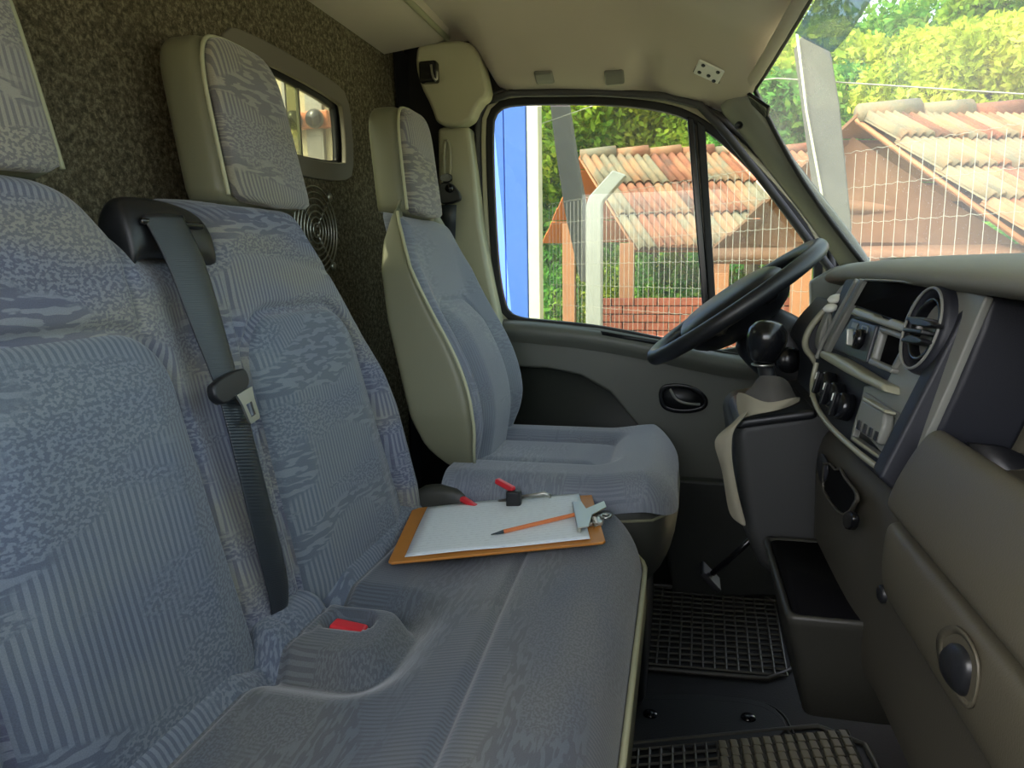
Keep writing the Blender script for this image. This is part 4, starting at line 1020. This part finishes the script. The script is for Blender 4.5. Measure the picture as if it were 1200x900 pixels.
# ---------------------------------------------------------------- steering wheel and column
C0 = Vector((.100, 1.45, .822)); din = Vector((.3055, 0, .2163)).normalized(); dyv = Vector((0, 1, 0)); nW = dyv.cross(din).normalized()
if nW.z < 0: nW = -nW
sw_ = thing('steering_wheel', C0, 'black steering wheel with a broad centre pad, in front of the driver seat', 'steering wheel')
RW = .182
tube('rim', [C0+din*RW*math.cos(a)+dyv*RW*math.sin(a) for a in [2*PI*i/64 for i in range(64)]], .0155, M['black'], sw_, n=14, closed=True)
hubr = []
for k, h in ((.30, -.065), (.55, -.045), (.66, -.02), (.66, .0), (.62, .016), (.50, .026), (.25, .030), (.02, .031)):
    hubr.append(ellring(C0+nW*h-din*.005, din*RW*k*.95, dyv*RW*k*1.05, 36, 2.8))
loft('centre_pad', hubr, M['black'], sw_, sub=1)
for s in (-1, 1):
    for zz in (-.25, .30):
        a_ = C0+dyv*s*RW*.55+din*RW*zz-nW*.012; b_ = C0+dyv*s*RW*math.sqrt(1-(zz*1.15)**2)*.98+din*RW*zz*1.15
        tube('spoke', [a_, (a_+b_)/2-nW*.004, b_], [.020, .014, .012], M['black'], sw_, n=8)
col_ = thing('steering_column', C0-nW*.12, 'black steering column cowl running from the wheel into the dashboard', 'steering column')
axc = Vector((.62, 0, -.78)).normalized()
dirc = (Vector((.30, 1.45, .655))-(C0-nW*.05)).normalized(); st = C0-nW*.05
sidev = Vector((0, 1, 0)); upv = sidev.cross(dirc).normalized()
loft('cowl', [ellring(st+dirc*h, sidev*a, upv*b, 28, 3) for h, a, b in ((0, .055, .045), (.02, .075, .06), (.08, .085, .068), (.16, .09, .075), (.23, .095, .08))], M['black'], col_, sub=1)
lathe('ignition_barrel', st+dirc*.08+Vector((0, -.09, -.01)), (0, -1, .1), [(.024, -.03), (.024, .01), (.018, .016), (.0, .016)], M['black_g'], col_, n=20)

# ---------------------------------------------------------------- gear lever and cloth
gl_ = thing('gear_lever', aY(905, 470, 1.17), 'black ball-topped gear lever standing in front of the dashboard', 'gear lever')
kcn = aY(898, 400, 1.15)
lathe('knob', kcn, (.12, 0, 1), [(.0, -.034), (.014, -.034), (.020, -.028), (.027, -.012), (.030, .004), (.028, .018), (.020, .028), (.010, .032), (.0, .033)], M['black_g'], gl_, n=28)
tube('collar', ellring(kcn+Vector((-.004, 0, -.036)), (.0155, 0, 0), (0, .0155, 0), 24), .002, M['steel'], gl_, n=6, closed=True)
tube('shaft', [kcn+Vector((-.003, 0, -.03)), aY(905, 462, 1.15), aY(912, 492, 1.15)], [.012, .013, .018], M['black'], gl_)
loft('boot', [ellring(aY(x, y, 1.155), (a, 0, 0), (0, b, 0), 24, 2.2) for x, y, a, b in ((903, 450, .022, .022), (904, 460, .028, .03), (908, 470, .042, .045), (910, 482, .052, .055), (912, 496, .058, .06))], M['cloth_d'], gl_, sub=1)
def clothsheet(name, rows, mat, parent, th=.002, amp=.006):
    "rows of (px,py,Y) with equal length"
    n = len(rows[0]); V = []
    for j, r in enumerate(rows):
        for i, (x, y, Y) in enumerate(r):
            V.append(aY(x, y, Y)+Vector((0, amp*math.sin(3.1*i+1.7*j), amp*.5*math.cos(2.3*i+j))))
    Fc = [[j*n+i, j*n+i+1, (j+1)*n+i+1, (j+1)*n+i] for j in range(len(rows)-1) for i in range(n-1)]
    return new(name, V, Fc, mat, parent, solid=th, sub=2)
cth = thing('cleaning_cloth', aY(880, 480, 1.08), 'crumpled grey cloth with a pale hem draped around the gear lever', 'cloth')
clothsheet('wrap', [[(888, 441, 1.12), (902, 438, 1.10), (916, 440, 1.10), (926, 450, 1.12)], [(882, 455, 1.11), (898, 452, 1.08), (915, 452, 1.08), (930, 462, 1.11)], [(868, 462, 1.10), (892, 466, 1.06), (914, 462, 1.06), (938, 466, 1.10)], [(862, 470, 1.12), (890, 476, 1.06), (912, 470, 1.05), (938, 468, 1.08)]], M['cloth_d'], cth)
clothsheet('drape', [[(862, 458, 1.10), (880, 462, 1.06), (900, 474, 1.05), (925, 468, 1.05), (940, 462, 1.07)], [(862, 472, 1.10), (880, 478, 1.06), (898, 480, 1.05), (920, 474, 1.05), (938, 466, 1.07)], [(866, 492, 1.08), (876, 487, 1.06), (897, 486, 1.05), (918, 478, 1.05), (940, 470, 1.07)]], M['cloth'], cth)
clothsheet('hanging_flap', [[(868, 486, 1.07), (874, 482, 1.06), (880, 478, 1.05)], [(856, 500, 1.06), (862, 498, 1.05), (868, 496, 1.05)], [(834, 512, 1.07), (848, 508, 1.05), (858, 505, 1.05)], [(839, 530, 1.07), (848, 532, 1.05), (857, 535, 1.05)], [(846, 548, 1.07), (852, 552, 1.05), (862, 560, 1.05)], [(850, 580, 1.07), (858, 585, 1.05), (868, 590, 1.05)], [(854, 606, 1.07), (866, 614, 1.05), (878, 622, 1.05)]], M['cloth'], cth, amp=.003)

# ---------------------------------------------------------------- floor mats, hatch, pedal
FT = FZ
def mat_grid(th, corners, nx, ny, top, wall=.004, raised=False):
    "studded rubber mat: frame and crossing ribs (one part each kind)"
    A, B, C_, D = [Vector(c) for c in corners]
    def q(a, b): return (A.lerp(B, a)).lerp(D.lerp(C_, a), b)
    return q
def rubber_mat(corners, nx, ny, label, blocks=None):
    q = mat_grid(None, corners, nx, ny, 0)
    c0 = q(.5, .5); t_ = thing('rubber_mat', c0, label, 'floor mat')
    V = [q(0, 0), q(1, 0), q(1, 1), q(0, 1)]
    prism('mat_base', smoothpoly([q(0, 0), q(.5, 0), q(1, 0), q(1, .5), q(1, 1), q(.5, 1), q(0, 1), q(0, .5)], 1), (0, 0, .004), M['rubber'], t_, smooth=False)
    up3 = Vector((0, 0, 1))
    for i in range(nx+1):
        a = .04+.92*i/nx; tube('rib', [q(a, .04)+up3*.007, q(a, .96)+up3*.007], .0028, M['ribs'], t_, n=4, smooth=False)
    for j in range(ny+1):
        b = .04+.92*j/ny; tube('rib', [q(.04, b)+up3*.007, q(.96, b)+up3*.007], .0028, M['ribs'], t_, n=4, smooth=False)
    lp = resample(smoothpoly([q(0, 0), q(.5, 0), q(1, 0), q(1, .5), q(1, 1), q(.5, 1), q(0, 1), q(0, .5)], 1), 48)
    tube('edge_lip', [p+up3*.006 for p in lp], .005, M['ribs'], t_, n=6, closed=True)
    return t_, q
M['ribs'] = plain('mat_ribs', '#3f3e37', .45, var=.12, bs=.05)
M['studs'] = plain('mat_studs', '#6d6854', .5, var=.15, bs=.1)
fm1, q1 = rubber_mat([(-.20, 1.42, FT), (.25, 1.44, FT), (.27, 1.84, FT), (-.20, 1.84, FT)], 17, 15, 'black ribbed rubber mat in the dark driver footwell')
# near mat with small raised blocks in the ribs
a0 = aZ(650, 888, FT+.004); near = [(-.22, .62, FT), (.34, .60, FT), (.325, 1.325, FT), (-.22, 1.13, FT)]
near = [Vector((-.22, .70, FT)), Vector((.36, .80, FT)), aZ(1003, 850, FT), aZ(640, 885, FT)]
nm_, q2 = rubber_mat(near, 26, 20, 'grey ribbed rubber mat in the passenger footwell in front of the bench')
st0 = None
for i in range(14, 26):
    for j in range(9, 20):
        a = .04+.92*(i+.5)/26; b = .04+.92*(j+.5)/20; p = q2(a, b)+Vector((0, 0, .007))
        if st0 is None: st0 = box('block', p, (.013, .021, .008), M['studs'], nm_, Matrix.Rotation(math.radians(8), 3, 'Z'), bevel=.002)
        else: dup(st0, nm_, p)
# hatch plate between the mats
hp_ = thing('floor_hatch', (.08, 1.36, FT), 'black rubber floor hatch with domed bolts between the two mats', 'hatch')
def fz(lst, z=FT+.002): return [aZ(x, y, z) for x, y in lst]
prism('cover', smoothpoly(fz([(640, 815), (740, 815), (830, 817), (890, 822), (915, 838), (925, 862), (880, 872), (800, 880), (640, 882)]), 1), (0, 0, .006), plain('hatch_black', '#151617', .5, var=.1, grain=300, bs=.5), hp_, bevel=.002)
for x, y in ((762, 837), (877, 841)):
    lathe('bolt', aZ(x, y, FT+.008), (0, 0, 1), [(.014, 0), (.013, .003), (.008, .006), (.0, .007)], M['black_g'], hp_, n=20)
for off in (0, 5):
    tube('seam', smoothpoly(fz([(700, 822-off*1.2), (800, 820-off*1.2), (880, 824-off*1.2), (912+off, 838-off), (926+off, 862)], FT+.006), 2, False), .0025, M['rubber'], hp_, n=6)
# pedal in the dark footwell
pd = thing('pedal', (.30, 1.62, .2), 'black foot pedal arm in the driver footwell', 'pedal')
tube('pedal_arm', [aY(880, 632, 1.35), aY(855, 655, 1.38), aY(835, 672, 1.40)], .006, M['black_g'], pd)
box('pedal_pad', aY(832, 676, 1.40), (.05, .06, .012), M['black'], pd, Matrix.Rotation(.8, 3, 'Y'), bevel=.003)
# fan grille on the partition
fg = thing('fan_grille', (PX+.012, 1.325, .97), 'round chrome wire fan grille on the felt partition between the seats', 'grille')
fc = Vector((PX+.018, 1.325, .978))
for r in (.014, .026, .038, .050, .062, .074, .086):
    tube('wire_ring', ellring(fc, (0, r, 0), (0, 0, r), 40), .0017, M['steel'], fg, n=5, closed=True)
for a in (45, 135, 225, 315):
    d_ = Vector((0, math.cos(math.radians(a)), math.sin(math.radians(a))))
    tube('strut', [fc+Vector((-.003, 0, 0))+d_*.010, fc+Vector((-.003, 0, 0))+d_*.095], .0022, M['steel'], fg, n=5)
    lathe('eyelet', fc+d_*.100+Vector((-.006, 0, 0)), (1, 0, 0), [(.0, 0), (.009, 0), (.009, .004), (.004, .005), (.0, .005)], M['steel'], fg, n=12)

# ================================================================ OUTSIDE
GZ = -.65
g_ = box('ground', (0, 14, GZ-.05), (60, 60, .1), M['ground'], smooth=False); tag(g_, kind='structure')
# wire fence running diagonally, nearer on the right
FA = Vector((-1.0, 5.4, 0)); FB = Vector((.94, 3.1, 0)); fd = (FB-FA).normalized(); flen = (FB-FA).length
fence = thing('wire_fence', FA+Vector((0, 0, GZ)), 'galvanised wire mesh fence crossing in front of the tiled shelters', 'fence')
def fp(s, z): return FA+fd*s+Vector((0, 0, z))
w0 = None
for i in range(1, 96):
    s = i*.05
    if w0 is None: w0 = tube('wire', [fp(s, GZ), fp(s, .3), fp(s, 1.345)], .0012, M['wire'], fence, n=4); o0 = Vector(WO[w0]); s0 = s
    else: dup(w0, fence, o0+fd*(s-s0))
h0 = None
for k in range(14):
    z = GZ+.08+k*.148
    pts = []
    for i in range(1, 96): pts += [fp(i*.05, z+.004*(i % 2)), fp(i*.05+.025, z-.003)]
    if h0 is None: h0 = tube('line_wire', pts, .0012, M['wire'], fence, n=4); zb = z; oo = Vector(WO[h0])
    else: dup(h0, fence, oo+Vector((0, 0, z-zb)))
tube('barbed_strand', [fp(-.4, 1.95), fp(1.0, 1.93), fp(2.2, 1.75), fp(3.4, 1.42), fp(4.7, 1.48)], .003, M['wire'], fence, n=4)
# concrete posts
def post(lst, Y, th, mat, nm, lab, cat, grp=None):
    o = prism(nm, pxp(lst, Y), (0, th, 0), mat, bevel=.01); return tag(o, lab, cat, grp)
post([(686, 600), (687, 240), (690, 230), (718, 199), (734, 205), (706, 236), (705, 240), (704, 600)], 5.02, .12, M['concrete_w'], 'fence_post', 'white concrete fence post with a bent top outside the driver window', 'post')
post([(643, 110), (664, 112), (678, 200), (692, 270), (690, 330), (680, 330), (662, 250), (650, 170)], 5.7, .14, M['concrete'], 'leaning_post', 'grey brown leaning pole behind the white bent fence post', 'post')
o = post([(936, 46), (942, 40), (974, 60), (984, 120), (998, 260), (1000, 420), (972, 420), (962, 240)], 3.35, .15, M['concrete'], 'fence_post', 'wide grey leaning concrete post seen through the windscreen', 'post')
tube('edge_rod', [aY(934, 40, 3.33), aY(945, 130, 3.33), aY(962, 222, 3.33), aY(972, 300, 3.33)], .005, M['creamwall'], o, n=6)
# blue building with a pale edge
bw = thing('blue_building', (-1.6, 5.0, GZ), 'blue painted wall with a cream corner post at the left of the driver window', 'building')
for i in range(6):
    x1 = aY(617, 200, 5.0).x-.012 - i*.16
    box('wall_panel', (x1-.077, 5.14, 1.2), (.155, .2, 3.7), M['bluewall'], bw, bevel=.006)
box('corner_post', ((aY(618, 200, 4.98).x+aY(631, 200, 4.98).x)/2, 5.05, 1.2), (aY(631, 200, 4.98).x-aY(618, 200, 4.98).x, .14, 3.7), M['creamwall'], bw, bevel=.004)

def tile_mesh(eu, ev, en, w_=.2, L=.40):
    "double-barrel clay tile with basis along ridge / down the slope / outward"
    V = []; n = 12
    for th in (0, -.014):
        for j, (b, h) in enumerate(((0, .0), (1, .030))):
            for i in range(n+1):
                a = i/n; V.append(eu*(a*w_)+ev*(b*L)+en*(h+th+.042*abs(math.sin(2*PI*a))**.8))
    k = n+1; Fc = []
    for i in range(n):
        Fc += [[i, i+1, k+i+1, k+i], [2*k+i, 3*k+i, 3*k+i+1, 2*k+i+1], [k+i, k+i+1, 3*k+i+1, 3*k+i], [i, 2*k+i, 2*k+i+1, i+1]]
    return V, Fc
def roof(th, A, A2, B, cols, rows, over=.03, nm='tile'):
    A, A2, B = Vector(A), Vector(A2), Vector(B)
    eu = (A2-A); W = eu.length; eu.normalize(); ev = B-A; H = ev.length; ev.normalize(); en = eu.cross(ev).normalized()
    if en.z < 0: en = -en
    cw = W/cols; L = H/rows; V, Fc = tile_mesh(eu, ev, en, cw*.995, L*1.12)
    first = None
    for r in range(rows):
        for c in range(cols):
            p = A+eu*(c*cw)+ev*(r*L)+en*(random.uniform(0, .008))+ev*random.uniform(-.012, .012)
            if first is None: first = new(nm, [p+v for v in V], Fc, M['tile'], th, smooth=True, origin=p)
            else: dup(first, th, p)
    return eu, ev, en, W, H
def shed(name, label, A, A2, B, C, cols, rows, far_mat, posts, cat='shelter'):
    A, A2, B, C = Vector(A), Vector(A2), Vector(B), Vector(C)
    t_ = thing(name, Vector((A.x, A.y, GZ)), label, cat)
    eu, ev, en, W, H = roof(t_, A, A2, B, cols, rows)
    prism('roof_deck', [A-en*.03, A2-en*.03, A2+(B-A)-en*.03, B-en*.03], -en*.02, M['wood_d'], t_, smooth=False)
    # far slope, boards seen from below
    ev2 = (C-A).normalized(); n2 = eu.cross(ev2).normalized(); n2 = n2 if n2.z > 0 else -n2; H2 = (C-A).length
    nb = 7
    for k in range(nb):
        p = A+ev2*(H2*k/nb)-n2*.02*(k % 2); ln = (A2-A)
        prism('board', [p, p+ln, p+ln+ev2*(H2/nb*.94), p+ev2*(H2/nb*.94)], n2*.02, far_mat, t_, smooth=False)
    for k in range(int(W/.33)):
        p = A+eu*(.33*k); dq = eu*.36
        tube('ridge_tile', [p+Vector((0, 0, .01)), p+dq+Vector((0, 0, .03))], [.055, .07], M['tile'], t_, n=10)
    tube('rake_board', [A-en*.03, B-en*.03], .014, M['wood'], t_, n=4)
    for (x, y0, y1, Y, wd) in posts:
        a = aY(x, y0, Y); a.z = a.z; 
        box('post', Vector((a.x, Y, (a.z+GZ)/2)), (wd, wd, a.z-GZ), M['wood'], t_, bevel=.006)
    return t_, (A, A2, B, C, eu, ev, en)
s1, S1 = shed('tiled_shelter', 'open shelter with clay tile roof and timber posts seen through the driver window', aY(680, 183, 7.5), aY(960, 178, 8.0), aY(745, 290, 6.5), aY(635, 286, 8.3), 14, 3, M['wood_o'],
     [(667, 262, 0, 7.6, .13), (735, 285, 0, 6.6, .13), (846, 290, 0, 6.7, .13), (985, 300, 0, 6.9, .13)])
tube('eave_beam', [aY(742, 289, 6.6), aY(985, 289, 6.9)], .05, M['wood'], s1, n=4)
s2, S2 = shed('tiled_shelter', 'nearer dark timber shelter with clay tile roof seen through the windscreen', aY(1006, 135, 4.7), aY(1330, 138, 5.3), aY(1205, 278, 3.95), aY(834, 293, 5.9), 18, 4, M['wood_d'],
     [(940, 300, 0, 5.2, .12), (846, 320, 0, 5.75, .10)])
tube('tie_beam', [aY(836, 300, 5.85), aY(1010, 300, 4.9), aY(1200, 300, 4.05)], .06, M['wood_d'], s2, n=4)
tube('tie_beam', [aY(960, 240, 5.2), aY(1200, 250, 4.3)], .05, M['wood_d'], s2, n=4)
prism('gable_boards', [aY(1006, 140, 4.75)+Vector((0, .12, -.08)), aY(860, 283, 5.9), aY(1010, 300, 5.1), aY(1190, 285, 4.2)], (.02, .05, 0), M['wood_d'], s2, smooth=False)
# low brick wall
def brickwall(nm, P, Q, zt, rows_, lab):
    P, Q = Vector(P), Vector(Q); t_ = thing(nm, P, lab, 'wall'); d_ = (Q-P); L = d_.length; d_.normalize(); R = Matrix((d_, Vector((-d_.y, d_.x, 0)), Vector((0, 0, 1)))).transposed()
    b0 = None; n = int(L/.19)
    for r in range(rows_):
        for c in range(n):
            p = P+d_*(c*.19+(.095 if r % 2 else 0)+.09)+Vector((0, 0, zt-.03-r*.068-P.z)); p += R @ Vector((0, random.uniform(-.006, .006), 0))
            if b0 is None: b0 = box('brick', p, (.182, .09, .060), M['brick'], t_, R, bevel=.004, smooth=False)
            else: dup(b0, t_, p)
    box('mortar_core', (P+Q)/2*1+Vector((0, .03, 0))+Vector((0, 0, (zt-.02+GZ)/2-(P.z+Q.z)/2)), (L, .06, zt-.02-GZ), M['concrete'], t_, R, smooth=False)
brickwall('brick_wall', (-.75, 6.1, GZ), (2.2, 5.9, GZ), .62, 11, 'low red brick wall under the tiled shelter behind the wire fence')
# vegetation
def leaves(name, blobs, n, size, mat, parent=None, label=None, stick=None):
    P = []; 
    tot = sum(r[0]*r[1]*r[2] for _, r in blobs)
    n = int(n*1.9); size = size*.62
    for c, r in blobs:
        k = int(n*(r[0]*r[1]*r[2])/tot); d = rng.normal(size=(k, 3)); d /= np.linalg.norm(d, axis=1)[:, None]
        rad = rng.uniform(.55, 1.0, size=k)**.6
        lum = 1+.22*np.sin(d[:, 0]*7+c[0]*3)*np.sin(d[:, 2]*8+c[1])*np.cos(d[:, 1]*6)
        P.append(np.array(c)+d*np.array(r)*(rad*lum)[:, None])
    P = np.concatenate(P); k = len(P)
    a = rng.normal(size=(k, 3)); a /= np.linalg.norm(a, axis=1)[:, None]; b = rng.normal(size=(k, 3)); b -= (b*a).sum(1)[:, None]*a; b /= np.linalg.norm(b, axis=1)[:, None]
    s = size*rng.uniform(.6, 1.3, size=k)[:, None]
    V = np.stack([P-a*s, P+b*s*.45, P+a*s, P-b*s*.45], 1).reshape(-1, 3)
    me = bpy.data.meshes.new(name); o_ = P.mean(0)
    me.vertices.add(4*k); me.vertices.foreach_set('co', (V-o_).ravel()); me.loops.add(4*k); me.loops.foreach_set('vertex_index', np.arange(4*k, dtype=np.int32))
    me.polygons.add(k); me.polygons.foreach_set('loop_start', np.arange(0, 4*k, 4, dtype=np.int32)); me.update(calc_edges=True); me.materials.append(mat)
    o = bpy.data.objects.new(name, me); COL.objects.link(o); link(o, parent, Vector(o_)); return o
def tree(px, py, Y, r, lab, mat, n=9000, size=.09, nb=9, trunk=True, nm='broadleaf_tree'):
    c = aY(px, py, Y); t_ = thing(nm, Vector((c.x, Y, GZ)), lab, 'tree', 'trees beyond the fence')
    bl_ = [((c.x, Y, c.z), (r*.75, r*.7, r*.7))]
    for i in range(nb):
        a = 2*PI*i/nb+random.random(); e = random.uniform(-.5, .8); bl_.append(((c.x+r*.7*math.cos(a)*math.cos(e), Y+r*.5*math.sin(a), c.z+r*.65*math.sin(e)), (r*.42, r*.42, r*.36)))
    leaves('crown', bl_, n, size, mat, t_)['kind'] = 'stuff'
    tube('trunk', [(c.x, Y, GZ), (c.x+.1, Y, (c.z+GZ)/2), (c.x, Y, c.z)], [.14, .10, .05], M['bark'], t_, n=8)
    for i in range(4):
        a = 2*PI*i/4+.4; tube('branch', [(c.x+.05, Y, (c.z+GZ)/2+.3), (c.x+r*.4*math.cos(a), Y+r*.3*math.sin(a), c.z+r*.2)], [.05, .02], M['bark'], t_, n=6)
    return t_
tree(660, 150, 10.5, 1.6, 'leafy yellow green tree directly above the left end of the tiled shelter', M['leaf'], 12000, .10)
tree(760, 140, 11.5, 1.7, 'bright yellow green tree above the middle of the shelter roof in the driver window', M['leaf3'], 12000, .10)
tree(880, 130, 10.0, 1.5, 'green tree behind the front pillar, its edge seen in the quarter window', M['leaf'], 9000, .10)
tree(640, 300, 11.0, 1.5, 'low green tree seen below the shelter roof beside the blue wall', M['leaf2'], 8000, .10)
tree(925, 165, 9.0, 1.0, 'fresh green tree behind the leaning post at the windscreen edge', M['leaf2'], 9000, .09)
tree(1045, 112, 9.5, .88, 'rounded yellow green tree above the ridge of the nearer shelter', M['leaf3'], 12000, .08)
tree(1130, 120, 8.2, .95, 'small bright tree just behind the shelter ridge in the windscreen', M['leaf3'], 11000, .07)
tree(1110, 108, 12.0, .95, 'green tree crown standing highest below the open sky patch', M['leaf2'], 9000, .09)
tree(1245, 60, 9.5, 1.25, 'tall green tree at the right end of the windscreen view', M['leaf'], 14000, .09)
tree(1260, 20, 13.0, 1.6, 'large dark green tree reaching above the others on the right', M['leaf2'], 14000, .13)
tree(560, 200, 14, 3.0, 'large green tree behind the blue wall', M['leaf2'], 9000, .16)
tree(800, 60, 17, 3.2, 'big distant green tree filling the top of the driver window', M['leaf'], 14000, .17)
tree(1040, 130, 17, 3.0, 'distant dark green tree low behind the shelters', M['leaf2'], 12000, .17)
# low plants under the shelter
for i, (px, py, Y) in enumerate(((760, 335, 7.3), (790, 330, 7.4), (815, 340, 7.2), (700, 335, 8.2), (745, 320, 8.6), (860, 350, 7.4), (650, 340, 8.0), (900, 345, 7.6))):
    c = aY(px, py, Y); t_ = thing('garden_plant', Vector((c.x, Y, GZ)), None, 'plant', 'garden plants under the shelter')
    t_['label'] = ['green garden plant just right of the middle shelter post', 'green garden plant in the middle of the gap before the divider bar', 'green garden plant just left of the window divider bar',
        'green garden plant right beside the white bent fence post', 'deep green garden plant behind the middle shelter post', 'deep green garden plant beside the post in the quarter window', 'low garden plant between the blue wall and the first shelter post', 'deep green garden plant glimpsed above the steering wheel rim'][i]
    leaves('foliage', [((c.x, Y, c.z-.2), (.30, .25, .5))], 900, .06, M['leaf'] if i % 2 else M['leaf2'], t_)['kind'] = 'stuff'
    tube('stem', [(c.x, Y, GZ), (c.x, Y, c.z)], .012, M['bark'], t_, n=5)
# wooded bank closing the view
def bank_fn(U, V):
    x = -14+U*30; y = 13+V*14; z = GZ+V*5.2+.5*np.sin(x*.7)*V+.25*np.sin(x*2.1+y)
    return x, y, z, x, y
bk_ = sheet('hillside', bank_fn, 60, 30, M['leaf2'], edge=False); tag(bk_, kind='structure')
